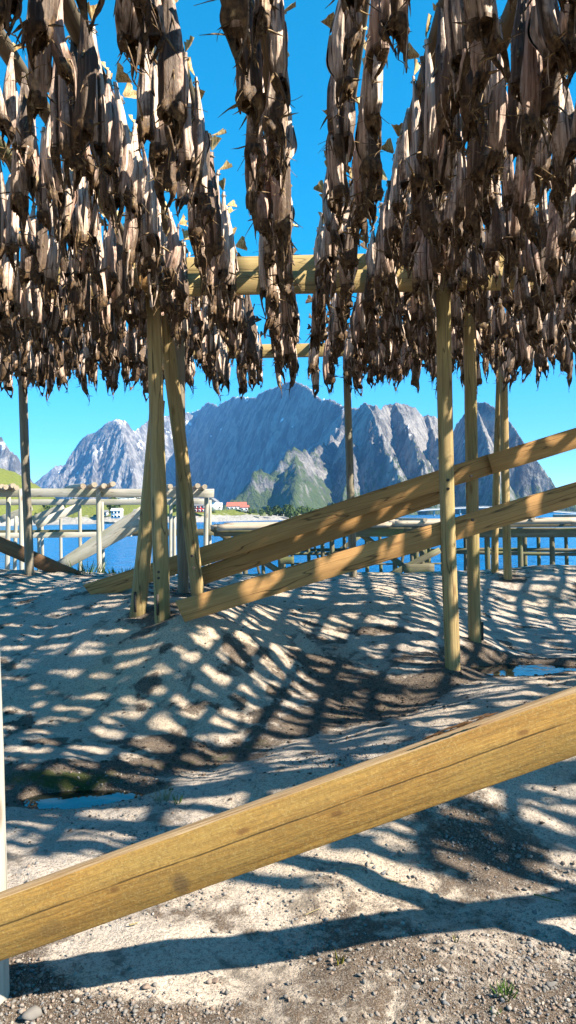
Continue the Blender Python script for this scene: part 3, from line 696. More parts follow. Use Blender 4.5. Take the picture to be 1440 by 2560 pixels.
# gouge with torn fibres on the near brace
def gouge():
    rng = np.random.default_rng(8); Lb = 2.85
    a = P(1060, 1852, 2.28); b = P(1235, 1785, 2.28)
    Vs = []; Qs = []
    for k in range(26):
        f = rng.uniform(0, 1); p = np.array(a.lerp(b, f)); dr = np.array((b - a).normalized()); ln = rng.uniform(.012, .04); h = rng.uniform(.001, .004)
        up = np.array([-dr[2], 0, dr[0]]); p = p + up * rng.uniform(-.006, .006); p[1] = 2.2915 + rng.uniform(-.002, .002)
        i = len(Vs) * 1; base = sum(len(q) for q in Vs)
        Vs.append(np.array([p - dr * ln + [0, .004, 0], p - up * h + [0, .006, 0], p + dr * ln + [0, .004, 0], p + up * h + [0, .006, 0], p + [0, -.003, 0]]))
        Qs.append(np.array([[0, 1, 4], [1, 2, 4], [2, 3, 4], [3, 0, 4]]) + base)
    o = link('splinters', np_mesh('splinters', np.vstack(Vs), np.vstack(Qs), False, mat=M['splinter']))
    o.parent = near; o.matrix_parent_inverse = near.matrix_world.inverted(); o['kind'] = 'stuff'
bpy.context.view_layer.update()
gouge()
# perforated steel strap on the tripod post, and iron feet
def strap():
    a, b = P(374, 676, 6.6), P(379, 768, 6.8)
    st = plank('metal_strap', a, b, .03, .004, 'steel', None, 1, warp=0)
    st.parent = pA; st.matrix_parent_inverse = pA.matrix_world.inverted()
strap()
for (px, py, Y, pp) in [(394, 1512, 6.82, pA), (338, 1505, 7.11, pA3), (1206, 1578, 7.75, pP2)]:
    o = box('iron_bracket', P(px, py, Y), (.022, .012, .19), 'iron'); o.parent = pp; o.matrix_parent_inverse = pp.matrix_world.inverted()

# ------------------------------------------------------------------ poles and fish
rngp = np.random.default_rng(77)
POLES = [-4.22, -3.77, -3.31, -2.86, -2.4, -1.95, -1.5, -1.06, -.62, -.15, .32, .75, 1.10, 1.45, 1.87, 2.3, 2.74, 3.19, 3.64, 4.1] + [4.55 + .45 * k for k in range(10)]
ORD = ['first', 'second', 'third', 'fourth', 'fifth', 'sixth', 'seventh', 'eighth', 'ninth', 'tenth', 'eleventh', 'twelfth', 'thirteenth', 'fourteenth', 'fifteenth', 'sixteenth', 'seventeenth',
       'eighteenth', 'nineteenth', 'twentieth', 'twenty-first', 'twenty-second', 'twenty-third', 'twenty-fourth', 'twenty-fifth', 'twenty-sixth', 'twenty-seventh', 'twenty-eighth', 'twenty-ninth', 'thirtieth']
for tens, base in (('thirty', 'thirty'), ('forty', 'fortieth'), ('fifty', 'fiftieth'), ('sixty', 'sixtieth')):
    if tens != 'thirty': ORD.append(base)
    ORD += [tens + '-' + q for q in ORD[:9]]
CI = POLES.index(-.15)
def rowname(k):
    if k == CI: return 'the central row'
    if k < CI: return '%s row left of the central row' % ORD[CI - k - 1]
    return '%s row right of the central row' % ORD[k - CI - 1]
for k, x in enumerate(POLES):
    o = log('drying_pole', (x, 1.45 + rngp.uniform(-.1, .1), 4.048), (x + rngp.uniform(-.02, .02), 10.95 + rngp.uniform(-.15, .15), 4.048), .095, .085, 'pole', None, 300 + k, ns=12, bend=.0015)
    tag(o, 'dark round pole overhead carrying dried fish, %s' % rowname(k), 'pole', 'poles the fish hang from')

def blade(base, d, L, wd, rng, segs=4, curl=0.25, th=0.0012):
    """thin tapered dried fin, diamond in section"""
    d = np.array(d, float); d /= np.linalg.norm(d); s = np.cross(d, rng.standard_normal(3)); s /= np.linalg.norm(s); nrm = np.cross(d, s)
    rows = []; p = np.array(base, float); dd = d.copy()
    for k in range(segs + 1):
        f = k / segs; wk = wd * (1 - f) ** 0.7 * (0.6 + 0.8 * f * (1 - f) * 2) + 0.0006
        rows.append([p - s * wk, p + nrm * th, p + s * wk, p - nrm * th]); dd = dd + nrm * curl / segs + rng.normal(0, .05, 3); dd /= np.linalg.norm(dd); p = p + dd * L / segs
    V = np.array(rows).reshape(-1, 3)
    return V, grid_quads(segs + 1, 4, True)

def fan(base, d, L, spread, rng, n=7):
    d = np.array(d, float); d /= np.linalg.norm(d); s = np.cross(d, [0.2, 1, 0.1]); s /= np.linalg.norm(s); nrm = np.cross(d, s); base = np.array(base, float)
    rows = []
    for k in range(n):
        a = (k / (n - 1) - 0.5) * spread
        dr = d * math.cos(a) + s * math.sin(a); l2 = L * (0.82 + 0.3 * abs(k / (n - 1) - 0.5) + rng.uniform(-.08, .08)); bumpy = nrm * (0.006 if k % 2 else -0.004)
        rows.append([base + dr * L * .12, base + dr * l2 * .55 + bumpy, base + dr * l2 + bumpy * 2 + nrm * L * .1])
    V = np.array(rows).reshape(-1, 3); V2 = V + nrm * 0.0012
    q = grid_quads(n, 3); return np.vstack([V, V2]), np.vstack([q, q[:, ::-1] + len(V)])

def fish_geo(rng, nr, ns, ncol, L, inner=True):
    """stockfish hung by the tail from z=0: gutted body with furrowed skin and curling belly flaps, hollow cut neck, breast bones closing to a beak"""
    parts = {}
    sc_ = L / .6; Lb = .80 * L; wmax = rng.uniform(.040, .056) * sc_ ** .6; fl = rng.uniform(.55, .85)
    tk = [0, .08, .22, .45, .7, .88, 1.0]; wk = np.array([.24, .25, .45, .8, 1.0, .98, .9]) * wmax
    wk = wk * (1 + rng.normal(0, .06, 7)); twist = rng.uniform(-.8, .8); ph = rng.uniform(0, 6.28, 10); bx, by = rng.normal(0, .014, 2)
    tip = rng.uniform(.07, .125) * sc_; sl = rng.uniform(.4, .85); lean = rng.uniform(-.02, .04); ragged = rng.normal(0, 1, ns); hw = rng.uniform(.42, .8)
    nck = int(rng.integers(5, 9)); cre = rng.uniform(.14, .26)
    th = np.linspace(0, 2 * np.pi, ns, endpoint=False)
    def ringr(t, T, k=1.0):
        w_ = np.interp(t, tk, wk)
        dth = np.angle(np.exp(1j * (T + np.pi / 2)))
        fur = .05 * np.sin(5 * T + ph[0] + 1.5 * np.sin(3 * t + ph[1])) + .04 * np.sin(9 * T + ph[2] + 2 * t) + .045 * np.sin(13 * t + ph[6] + 2 * T) + .03 * np.sin(23 * t + ph[7] - 3 * T)
        fur = fur - cre * (1 - np.abs(np.sin(nck * .5 * T + ph[3] + .8 * np.sin(4 * t + ph[8])))) ** 4
        r = 1 + fur * sstep(-.1, .35, t)
        lip = sstep(.32, .5, t)
        r = r - sl * np.exp(-(dth / .27) ** 2) * lip + .16 * np.exp(-((np.abs(dth) - .52) / .2) ** 2) * lip
        x = w_ * r * np.cos(T) * k; y = w_ * fl * r * np.sin(T) * k
        a = twist * t; return x * np.cos(a) - y * np.sin(a) + bx * np.sin(np.pi * t) * 1.5, x * np.sin(a) + y * np.cos(a) + by * np.sin(np.pi * t) * 1.5
    U, T = np.meshgrid(np.linspace(0, 1, nr), th, indexing='ij')
    x, y = ringr(U, T); V = np.stack([x, y, -U * Lb], -1).reshape(-1, 3)
    back = .5 + .5 * np.sin(T + rng.normal(0, .4)); slit = np.exp(-(np.angle(np.exp(1j * (T + np.pi / 2))) / .25) ** 2) * sstep(.3, .5, U)
    col = np.stack([U * .8, np.maximum(back * .85, slit), np.zeros_like(U)], -1).reshape(-1, 3)
    parts['body'] = (V, grid_quads(nr, ns, True), col)
    # belly flaps curling away from the slit
    flaps = []; nt_ = max(4, nr // 4)
    for sg in (-1, 1):
        ts = np.linspace(rng.uniform(.4, .6), rng.uniform(.85, 1.02), nt_); Th = np.full(nt_, -np.pi / 2 + sg * .5)
        x0, y0 = ringr(ts, Th, .96); x1, y1 = ringr(ts, Th - sg * rng.uniform(-.1, .25), 1.0)
        f = np.sin(np.linspace(.15, 1, nt_) * np.pi * .9) ** .7 * rng.uniform(.1, .55) * (1 + .3 * np.sin(9 * ts + ph[5]))
        x2 = x1 * (1 + f); y2 = y1 * (1 + f); z0 = -ts * Lb
        A = np.stack([np.column_stack([x0, y0, z0]), np.column_stack([(x1 + x2) / 2, (y1 + y2) / 2, z0 - .004]), np.column_stack([x2, y2, z0 - .012 * f])], 1)
        A2 = A * np.array([.965, .965, 1]); VV = np.vstack([A.reshape(-1, 3), A2.reshape(-1, 3)]); q_ = grid_quads(nt_, 3)
        e_ = np.array([[3 * i + 2, 3 * i + 5, 3 * i + 5 + 3 * nt_, 3 * i + 2 + 3 * nt_] for i in range(nt_ - 1)])
        flaps.append((VV, np.vstack([q_, q_[:, ::-1] + 3 * nt_, e_]), np.column_stack([np.full(len(VV), rng.choice([.3, .5, .72])), np.full(len(VV), rng.uniform(0, .35)), np.zeros(len(VV))])))
    parts['belly_flap'] = flaps
    # collar: thin walled ring drawn out to a beak, with an opening between the two breast bones
    tt = rng.uniform(0, 6.28) if rng.random() < .35 else -np.pi / 2 + rng.normal(0, .5)
    nu = ncol; rows = []; cols = []
    xb, yb = ringr(np.ones(ns), th); q = ((1 + np.cos(th - tt)) / 2) ** 2.2
    cx, cy = math.cos(tt), math.sin(tt); rough = ragged * .009
    def row(u_):
        flare = 1 + .28 * math.sin(u_ * 2.6) + .14 * np.sin(4 * th + ph[4] + 3 * u_) * u_
        pinch = 1 - .74 * q * u_ ** 1.4 - .12 * u_
        zz = -Lb + .014 * (1 - u_) - u_ * (.040 * sc_ + tip * q) + rough * u_
        return np.column_stack([xb * flare * pinch + cx * (.3 * wmax * u_ * q + lean * u_), yb * flare * pinch + cy * (.6 * wmax * u_ * q + lean * u_), zz])
    us = np.linspace(0, 1, nu); rows = [row(u_) for u_ in us]
    dth = np.abs(np.angle(np.exp(1j * (th + np.pi / ns - tt))))
    keep = []
    for i in range(nu - 1):
        um = (us[i] + us[i + 1]) / 2
        lim = hw * (1.15 - .55 * um) if .12 < um < .86 else 0
        keep.append(dth > lim)
    keep = np.array(keep).ravel()
    Vc = np.vstack(rows); Qc = grid_quads(nu, ns, True)[keep]; Cc = np.repeat(.80 + .2 * us, ns)
    if inner:
        inn = [np.column_stack([r_.mean(0)[0] + (r_[:, 0] - r_.mean(0)[0]) * .86, r_.mean(0)[1] + (r_[:, 1] - r_.mean(0)[1]) * .86, r_[:, 2] + .003]) for r_ in rows]
        n0 = len(Vc); Vc = np.vstack([Vc] + inn); Qi = grid_quads(nu, ns, True)[keep][:, ::-1] + n0; b0 = (nu - 1) * ns; i_ = np.arange(ns)
        rim = np.stack([b0 + i_, b0 + (i_ + 1) % ns, n0 + b0 + (i_ + 1) % ns, n0 + b0 + i_], -1)
        Qc = np.vstack([Qc, Qi, rim]); Cc = np.concatenate([Cc, np.full(len(Cc), 1.0)])
    cap = np.array([rows[0].mean(0) + [0, 0, .0]]); n1 = len(Vc)
    parts['collar'] = (Vc, Qc, np.column_stack([Cc, np.full(len(Cc), .9), np.zeros(len(Cc))]))
    # dark flesh of the cut neck closing the ring
    pts = rows[0].copy(); c0 = pts.mean(0); Vn = np.vstack([pts * [.97, .97, 1], c0 + (pts - c0) * .5 + [0, 0, -.02], c0 + (pts - c0) * .06 + [0, 0, -.012]])
    parts['neck_flesh'] = (Vn, grid_quads(3, ns, True), np.column_stack([np.full(len(Vn), 1.0), np.full(len(Vn), .9), np.zeros(len(Vn))]))
    bones = []
    for sg in (-1, 1):
        path = []
        for u_ in np.linspace(0.05, 1, 7 if inner else 4):
            rr = row(u_); a_ = tt + sg * hw * (1.2 - .6 * u_); i_ = int(round((a_ % (2 * np.pi)) / (2 * np.pi) * ns)) % ns; path.append(rr[i_] * np.array([1.04, 1.04, 1]))
        path = np.array(path); nb = 6 if inner else 3; tan = np.gradient(path, axis=0); tan /= np.linalg.norm(tan, axis=1)[:, None]
        e1 = np.cross(tan, [cx, cy, .1]); e1 /= np.linalg.norm(e1, axis=1)[:, None]; e2 = np.cross(tan, e1); al = np.linspace(0, 2 * np.pi, nb, endpoint=False)
        rad = np.linspace(.008, .003, len(path)) * sc_
        VB = (path[:, None, :] + rad[:, None, None] * (np.cos(al)[None, :, None] * e1[:, None, :] + .6 * np.sin(al)[None, :, None] * e2[:, None, :])).reshape(-1, 3)
        bones.append((VB, grid_quads(len(path), nb, True), np.column_stack([np.full(len(VB), rng.choice([.72, .84, 1.0])), np.full(len(VB), .5), np.zeros(len(VB))])))
    parts['collar_bone'] = bones
    fins = []
    for s in (-1, 1):
        ang = (0 if s > 0 else np.pi) + rng.normal(0, .5)
        b0 = np.array([math.cos(ang) * wmax * .85, math.sin(ang) * wmax * fl * .85, -Lb + rng.uniform(-.02, .03)])
        fins.append(blade(b0, (math.cos(ang), math.sin(ang), rng.uniform(-1.6, .5)), rng.uniform(.06, .13), rng.uniform(.004, .011), rng))
    parts['pectoral_fin'] = fins
    dors = []
    for t in (rng.uniform(.3, .45), rng.uniform(.55, .75)):
        xx, yy = ringr(np.array([t]), np.array([np.pi / 2])); a = np.pi / 2 + twist * t
        dors.append(blade((xx[0] * .9, yy[0] * .9, -t * Lb), (math.cos(a) * .5, math.sin(a) * .5, -1), rng.uniform(.05, .1), rng.uniform(.008, .014), rng, 3, .1))
    parts['dorsal_fin'] = dors
    last = rows[-1]
    parts['shred'] = [blade(tuple(last[int(rng.integers(ns))]), (rng.normal(0, .6), rng.normal(0, .6), rng.uniform(-1, .4)), rng.uniform(.03, .075), rng.uniform(.002, .006), rng, 3, .5) for _ in range(7)]
    parts['tail_fin'] = [fan((0, 0, .0), (rng.normal(0, .5), rng.normal(0, .6), rng.uniform(.2, 1.0)), rng.uniform(.09, .13), rng.uniform(.8, 1.3), rng)]
    return parts
def fin_col(nv): return np.column_stack([np.full(nv, .95), np.full(nv, .9), np.zeros(nv)])

# detailed variants shared by the individual fish
NV = 22; VAR = []
for k in range(NV):
    rng = np.random.default_rng(900 + k); L = .52 + .34 * ((k * 5) % NV) / NV
    g = fish_geo(rng, 44, 40, 9, L); ms = []
    for nm in ('body', 'collar', 'neck_flesh'):
        V, Q, C = g[nm]; ms.append((nm, np_mesh(nm, V, Q, True, C, M['fish'])))
    for nm in ('belly_flap', 'collar_bone'):
        for V, Q, C in g[nm]: ms.append((nm, np_mesh(nm, V, Q, True, C, M['fish'])))
    for V, Q in g['pectoral_fin']: ms.append(('pectoral_fin', np_mesh('pectoral_fin', V, Q, False, mat=M['fin'])))
    for V, Q in g['dorsal_fin']: ms.append(('dorsal_fin', np_mesh('dorsal_fin', V, Q, False, mat=M['fin'])))
    for V, Q in g['shred']: ms.append(('skin_shred', np_mesh('skin_shred', V, Q, False, mat=M['fin'])))
    V, Q = g['tail_fin'][0]; ms.append(('tail_fin', np_mesh('tail_fin', V, Q, False, mat=M['tail'])))
    th = np.linspace(0, 2 * np.pi, 12, endpoint=False); ph = np.linspace(0, 2 * np.pi, 5, endpoint=False)
    A, B = np.meshgrid(th, ph, indexing='ij'); rr = .27 * .056 * (L / .6) + .002
    Vt = np.stack([(rr + .003 * np.cos(B)) * np.cos(A), (rr * .75 + .003 * np.cos(B)) * np.sin(A), -.03 + .003 * np.sin(B) + .004 * np.sin(2 * A)], -1).reshape(-1, 3)
    qq = grid_quads(12, 5, True); qq = np.vstack([qq, np.array([[55 + j, 55 + (j + 1) % 5, (j + 1) % 5, j] for j in range(5)])])
    ms.append(('twine', np_mesh('twine', Vt, qq, True, mat=M['twine'])))
    VAR.append((L, ms))
LOW = []
for k in range(16):
    rng = np.random.default_rng(1900 + k); L = .52 + .34 * ((k * 7) % 16) / 16
    g = fish_geo(rng, 10, 12, 5, L, False); Vs = []; Qs = []; Cs = []; nv = 0
    for nm in ('body', 'collar', 'neck_flesh'):
        V, Q, C = g[nm]; Vs.append(V); Qs.append(Q + nv); Cs.append(C); nv += len(V)
    for nm in ('belly_flap', 'collar_bone'):
        for V, Q, C in g[nm]: Vs.append(V); Qs.append(Q + nv); Cs.append(C); nv += len(V)
    for nm in ('pectoral_fin', 'dorsal_fin', 'shred', 'tail_fin'):
        for V, Q in g[nm]: Vs.append(V); Qs.append(Q + nv); Cs.append(fin_col(len(V))); nv += len(V)
    LOW.append((L, np.vstack(Vs), np.vstack(Qs), np.vstack(Cs)))

SPOTS = []
rf = np.random.default_rng(5)
for k, x in enumerate(POLES):
    for side in (-1, 1):
        y = 1.55 + rf.uniform(0, .3)
        while y < 10.5:
            SPOTS.append((k, side, x + side * (rf.uniform(.03, .07) + (.03 if k == CI + 1 else .008) + min(.05, .012 * max(0, y - 4)) * rf.random()), y, rf.uniform(4.0, 4.08), rf.uniform(0, 6.28), side * rf.uniform(-.035, .03), rf.normal(0, .05), int(rf.integers(1000)), rf.random()))
            y += rf.uniform(.13, .33) if x < 2.4 else rf.uniform(.19, .40)
RI = RN.T
def proj(p):
    c = RI @ (np.array(p) - np.array([0, 0, EYE])); return 720 + F * c[0] / -c[2], 1280 - F * c[1] / -c[2]
cand = []
for i, s in enumerate(SPOTS):
    px, py = proj((s[2], s[3], 3.45))
    if 15 < px < 1425 and py > 25: cand.append((s[3], i))
cand.sort(); NEAR = set(i for _, i in cand[:300])
count = {}
Vs = []; Qs = []; Cs = []; nv = 0
for i in sorted(range(len(SPOTS)), key=lambda j: SPOTS[j][3]):
    k, side, x, y, z, rz, ty, tx, vi, rnd = SPOTS[i]
    Mx = Matrix.Translation((x, y, z)) @ Matrix.Rotation(-ty, 4, 'Y') @ Matrix.Rotation(tx, 4, 'X') @ Matrix.Rotation(rz, 4, 'Z')
    if i in NEAR:
        L, ms = VAR[vi % NV]; count[(k, side)] = count.get((k, side), 0) + 1; c = count[(k, side)]
        e = empty('dried_fish'); e.matrix_world = Mx
        sd = 'left' if side < 0 else 'right'
        tag(e, 'dried cod, %s from front, %s side of %s' % (ORD[c - 1], sd, rowname(k)), 'dried fish', 'dried cod hanging by their tails')
        for nm, me in ms: link(nm, me, e)
    else:
        L, V, Q, C = LOW[vi % 16]; m3 = np.array(Mx)
        Vs.append(V @ m3[:3, :3].T + m3[:3, 3]); Qs.append(Q + nv); C = C.copy(); C[:, 2] = rnd; Cs.append(C); nv += len(V)
tag(link('dried_fish_mass', np_mesh('dried_fish_mass', np.vstack(Vs), np.vstack(Qs), True, np.vstack(Cs), M['fish'])),
    'dense mass of smaller dried cod hanging in the farther part of the rack', 'dried fish', kind='stuff')

# ------------------------------------------------------------------ bare rack at left, behind the mound
lr = empty('bare_drying_rack', P(250, 1440, 15)); tag(lr, 'pale silvered empty rack at left with slanting planks, standing by the water', 'drying rack')
def kid(parent, o):
    mw = o.matrix_world.copy(); o.parent = parent; o.matrix_basis = Matrix.Translation(parent.location).inverted() @ mw; return o
def lpost(t, b, Y, d=.12, mat='oldwood', seed=0):
    pt = P(*t, Y); pb = P(*b, Y); pb = pb + (pb - pt).normalized() * 1.2
    kid(lr, log('post', pb, pt, d, d * .95, mat, None, seed, ns=10))
def lplank(a, b, Ya, Yb, hi=.2, mat='oldwood', seed=0, th=.06, name='brace'):
    kid(lr, plank(name, P(*a, Ya), P(*b, Yb), th, hi, mat, None, seed))
lplank((-80, 1232), (535, 1233), 15, 15, .17, seed=1, name='crossbeam')
lplank((-80, 1256), (520, 1254), 18.2, 18.2, .14, seed=2, name='crossbeam')
lplank((-80, 1340), (330, 1335), 16.5, 17.5, .12, seed=3, name='crossbeam')
for k, (t, b, Y) in enumerate([((245, 1222), (250, 1440), 14.8), ((517, 1240), (515, 1440), 15.1), ((52, 1224), (56, 1440), 14.8), ((20, 1242), (18, 1440), 15.2), ((198, 1250), (200, 1440), 18.2),
                               ((256, 1254), (259, 1440), 18), ((152, 1272), (154, 1440), 20), ((105, 1290), (107, 1440), 20), ((96, 1300), (98, 1440), 19), ((428, 1250), (427, 1440), 18.2), ((524, 1250), (523, 1440), 18.3), ((42, 1290), (36, 1440), 17), ((437, 1290), (437, 1440), 16.5)]):
    lpost(t, b, Y, .098 if Y < 16 else .088, seed=400 + k)
lplank((90, 1312), (195, 1268), 17.0, 17.5, .18, seed=5); lplank((82, 1300), (160, 1268), 19, 19, .2, seed=6)
lplank((145, 1420), (352, 1308), 15.3, 15.3, .2, seed=7); lplank((150, 1412), (365, 1270), 17, 17, .2, seed=8); lplank((120, 1440), (260, 1330), 18, 18, .16, seed=9)
lplank((0, 1300), (80, 1268), 18, 18, .16, seed=10)
def bare_poles(rackname, specs, label, group):
    for k, (a, Ya, b, Yb, d) in enumerate(specs):
        tag(log('bare_pole', P(*a, Ya), P(*b, Yb), d, d * .9, 'barepole', None, 600 + k, ns=10), label % ORD[k], 'pole', group)
sp = []
for k, px in enumerate([196, 222, 250, 268]):
    sp.append(((px + 12, 1214 - (k % 2) * 3), 14.3, (px - 40, 1226), 19.5, .105))
bare_poles('l', sp, '%s pole from the left in the bundle on the middle of the bare left rack', 'pole bundle on the middle of the left rack')
sp = [((px + 8, 1217 - (k % 2) * 2), 14.4, (px - 40, 1226), 19.5, .10) for k, px in enumerate([-18, -5, 9, 22, 36])]
bare_poles('l', sp, '%s pole from the left in the bundle at the far left of the bare rack', 'pole bundle on the far left rack')
sp = [((px + 6, 1215), 14.5, (px - 20, 1226), 19.5, .10) for k, px in enumerate([420, 442, 468, 486, 508])]
bare_poles('l', sp, '%s pole from the left lying on the right end of the bare left rack', 'poles on the right end of the left rack')

# ------------------------------------------------------------------ low bare rack over the water, right
jr = empty('shore_drying_rack', P(900, 1440, 18)); tag(jr, 'long low empty rack of mossy timber standing over the water', 'drying rack')
def jp(t, b, Y, d=.13, seed=0, mat='jettywood', name='post'):
    pt = P(*t, Y); pb = P(*b, Y); pb = pb + (pb - pt).normalized() * 1.0
    kid(jr, log(name, pb, pt, d, d * .95, mat, None, seed, ns=10))
def jl(a, b, Ya, Yb, hi=.2, th=.07, seed=0, name='crossbeam', mat='jettywood'):
    kid(jr, plank(name, P(*a, Ya), P(*b, Yb), th, hi, mat, None, seed))
jl((-60, 1334), (540, 1330), 19, 18.2, .16, seed=1); jl((535, 1330), (1010, 1331), 17, 17, .2, seed=2); jl((1005, 1332), (1600, 1330), 17, 17, .22, seed=3)
jl((535, 1318), (1600, 1308), 22, 22, .18, seed=4)
for k, (x, y0, Y) in enumerate([(597, 1322, 17.1), (610, 1322, 19.5), (708, 1330, 22), (770, 1330, 22), (806, 1330, 21), (730, 1330, 23), (915, 1330, 21), (1040, 1322, 17.1), (1054, 1322, 18.2), (1060, 1322, 19.5), (1070, 1330, 22), (1163, 1322, 19.5), (1218, 1322, 17.1), (1300, 1322, 17.1), (1310, 1322, 19.0), (1380, 1322, 17.3), (1028, 1322, 22), (700, 1360, 17.3), (560, 1330, 21), (655, 1330, 21), (830, 1330, 19.5), (860, 1330, 22), (950, 1330, 23), (985, 1330, 19.5), (1105, 1330, 21), (1190, 1330, 22), (1240, 1330, 21), (1345, 1330, 22), (1415, 1330, 21)]):
    jp((x, y0), (x + 3, 1445), Y, .13 if Y < 20 else .11, 700 + k)
for k, (a, b, Y) in enumerate([((530, 1320), (700, 1430), 17.3), ((645, 1390), (710, 1440), 19), ((880, 1318), (1040, 1440), 17.3), ((970, 1440), (1100, 1375), 17.0), ((630, 1360), (650, 1440), 20), ((1010, 1370), (1000, 1440), 20), ((780, 1345), (800, 1410), 22), ((900, 1340), (760, 1440), 23)]):
    jl(a, b, Y, Y, .13, .06, 720 + k, 'brace')
for k, (a, b, Ya, Yb) in enumerate([((720, 1383), (1110, 1380), 22, 22), ((720, 1377), (1110, 1374), 22.4, 22.4), ((1100, 1380), (1600, 1386), 19, 18.2), ((1100, 1375), (1600, 1378), 19.3, 18.6), ((700, 1408), (1110, 1410), 18.5, 18.5)]):
    pa, pb = P(*a, Ya), P(*b, Yb); kid(jr, log('rail', pa, pb, .1 if k < 4 else .04, .09 if k < 4 else .04, 'jettywood', None, 740 + k, ns=10))
jl((1010, 1421), (1085, 1421), 17, 17, .2, .1, 760, 'blocking'); jl((695, 1400), (735, 1400), 17.2, 17.2, .16, .1, 761, 'blocking')
rj = np.random.default_rng(31)
z0 = P(900, 1322, 17).z
for part, (xa, xb) in (('left', (-1.9, 2.0)), ('middle', (2.1, 6.0)), ('right', (6.1, 10.5))):
    yy = 16.85
    for k in range(20):
        d = .09 + .04 * rj.random(); za = z0 + d / 2 + .012 + rj.uniform(0, .035)
        o = log('bare_pole', (xa + rj.uniform(-.25, .2), yy, za), (xb + rj.uniform(-.15, .25), yy + rj.normal(0, .05), za + rj.normal(0, .012)), d, d * .8, 'barepole', None, 800 + k, ns=8, bend=.001)
        tag(o, 'sun-bleached pole, %s from the front, on the %s third of the low shore rack' % (ORD[k], part), 'pole', 'poles laid side by side on the low shore rack')
        yy += rj.uniform(.2, .42)
for k, x in enumerate([1.0, 1.25, 1.42, 1.75, 2.75, 5.1, 7.7, 8.6]):
    d = .09 + .03 * rj.random()
    o = log('bare_pole', (x, 16.7, z0 + .17), (x + .1, 23.5, z0 + .19), d, d * .85, 'barepole', None, 880 + k, ns=8, bend=.001)
    tag(o, 'loose pole lying crosswise, %s from the left, on the low shore rack' % ORD[k], 'pole', 'loose cross poles on the low shore rack')

# ------------------------------------------------------------------ stones, gravel and plants
def rock_mesh(rng, name='stone', sub=1):
    import bmesh
    bm = bmesh.new(); bmesh.ops.create_icosphere(bm, subdivisions=sub, radius=1.0)
    co = np.array([v.co for v in bm.verts]); f = np.array([[v.index for v in q.verts] for q in bm.faces]); bm.free()
    for _ in range(9):
        nrm = rng.standard_normal(3); nrm /= np.linalg.norm(nrm); d = co @ nrm; lim = rng.uniform(.35, .7); co = co - np.maximum(d - lim, 0)[:, None] * nrm
    return co * rng.uniform(.7, 1.25, 3) * np.array([1, 1, .75]), f
rs = np.random.default_rng(44); BASE = [rock_mesh(rs) for _ in range(12)]
def on_ground(px, py):
    d = RN @ np.array([(px - 720) / F, -(py - 1280) / F, -1.0]); k = (0 - EYE) / d[2]
    for _ in range(6): k = (gz(d[0] * k, d[1] * k) - EYE) / d[2]
    return d[0] * k, d[1] * k, EYE + d[2] * k
def gravel():
    n = 34000; xs = rs.uniform(-1.5, 2.0, n * 3); ys = 2.05 + 3.0 * rs.random(n * 3) ** 1.8
    dens = soil_mask(xs, ys) * 0.9 + 0.07; clump = sstep(.42, .68, fbm(xs * 2.4, ys * 2.4, 3, 91))
    keep = rs.random(n * 3) < dens * (0.2 + clump + 0.8 * ((xs > .3) & (ys < 2.95))); xs = xs[keep][:n]; ys = ys[keep][:n]; zs = ground_z(xs, ys)
    size = .003 + .011 * rs.random(len(xs)) ** 5; Vs = []; Fs = []; Cs = []; nv = 0
    for i in range(len(xs)):
        co, f = BASE[i % 12]; a = rs.uniform(0, 6.28); c, s = math.cos(a), math.sin(a)
        V = co * size[i]; V = np.column_stack([V[:, 0] * c - V[:, 1] * s, V[:, 0] * s + V[:, 1] * c, V[:, 2]]) + [xs[i], ys[i], zs[i] + size[i] * .25]
        Vs.append(V); Fs.append(f + nv); nv += len(V); Cs.append(np.full((len(V), 3), rs.random()))
    global GRAVEL; GRAVEL = len(xs)
    tag(link('gravel', np_mesh('gravel', np.vstack(Vs), np.vstack(Fs), False, np.vstack(Cs), M['stone'])), 'loose crushed gravel scattered over the foreground soil', 'gravel', kind='stuff')
gravel()
def crumbs():
    n = 40000; xs = rs.uniform(-3.4, 3.8, n); ys = rs.uniform(3.6, 10.2, n); sm = soil_mask(xs, ys); keep = rs.random(n) < np.clip((sm - .3) * .9, 0.05, .6); xs = xs[keep][:14000]; ys = ys[keep][:14000]; zs = ground_z(xs, ys)
    size = .004 + .016 * rs.random(len(xs)) ** 3; Vs = []; Fs = []; nv = 0
    for i in range(len(xs)):
        co, f = BASE[i % 12]; Vs.append(co * size[i] * np.array([1.3, 1.3, .7]) + [xs[i], ys[i], zs[i] + size[i] * .2]); Fs.append(f + nv); nv += len(co)
    tag(link('soil_crumbs', np_mesh('soil_crumbs', np.vstack(Vs), np.vstack(Fs), False, mat=M['soilcrumb'])), 'dark crumbs of soil and fish scraps strewn over the rock mound', 'soil', kind='stuff')
M['soilcrumb'] = plain('soil_crumb', (0.085, 0.06, 0.042), 0.95, 0.4, 30)
crumbs()
SM = []
for co, f in [rock_mesh(rs, sub=2) for _ in range(12)]: SM.append(np_mesh('stone', co, f, False, np.full((len(co), 3), .0), M['stone']))
def stone(px, py, wpx, label, flat=.7, group=None, vi=0):
    x, y, z = on_ground(px, py); s = wpx / F * y / 2
    o = link('stone', SM[vi % 12]); o.location = (x, y, z + s * flat * .35); o.scale = (s, s * .85, s * flat); o.rotation_euler = (rs.normal(0, .2), rs.normal(0, .2), rs.uniform(0, 6.28)); tag(o, label, 'stone', group)
stone(75, 2548, 72, 'largest pale grey stone, at the bottom left corner', .75, vi=3)
stone(365, 2470, 30, 'tan stone lying on the pale rock patch at bottom left', .9, vi=1)
stone(350, 2462, 16, 'small tan chip left of the tan stone on the rock patch', .9, vi=4)
stone(328, 2455, 18, 'white stone beside the dark soil clump on the rock patch', .6, vi=7)
stone(535, 2455, 32, 'flat light stone right of the pale rock patch', .4, vi=2)
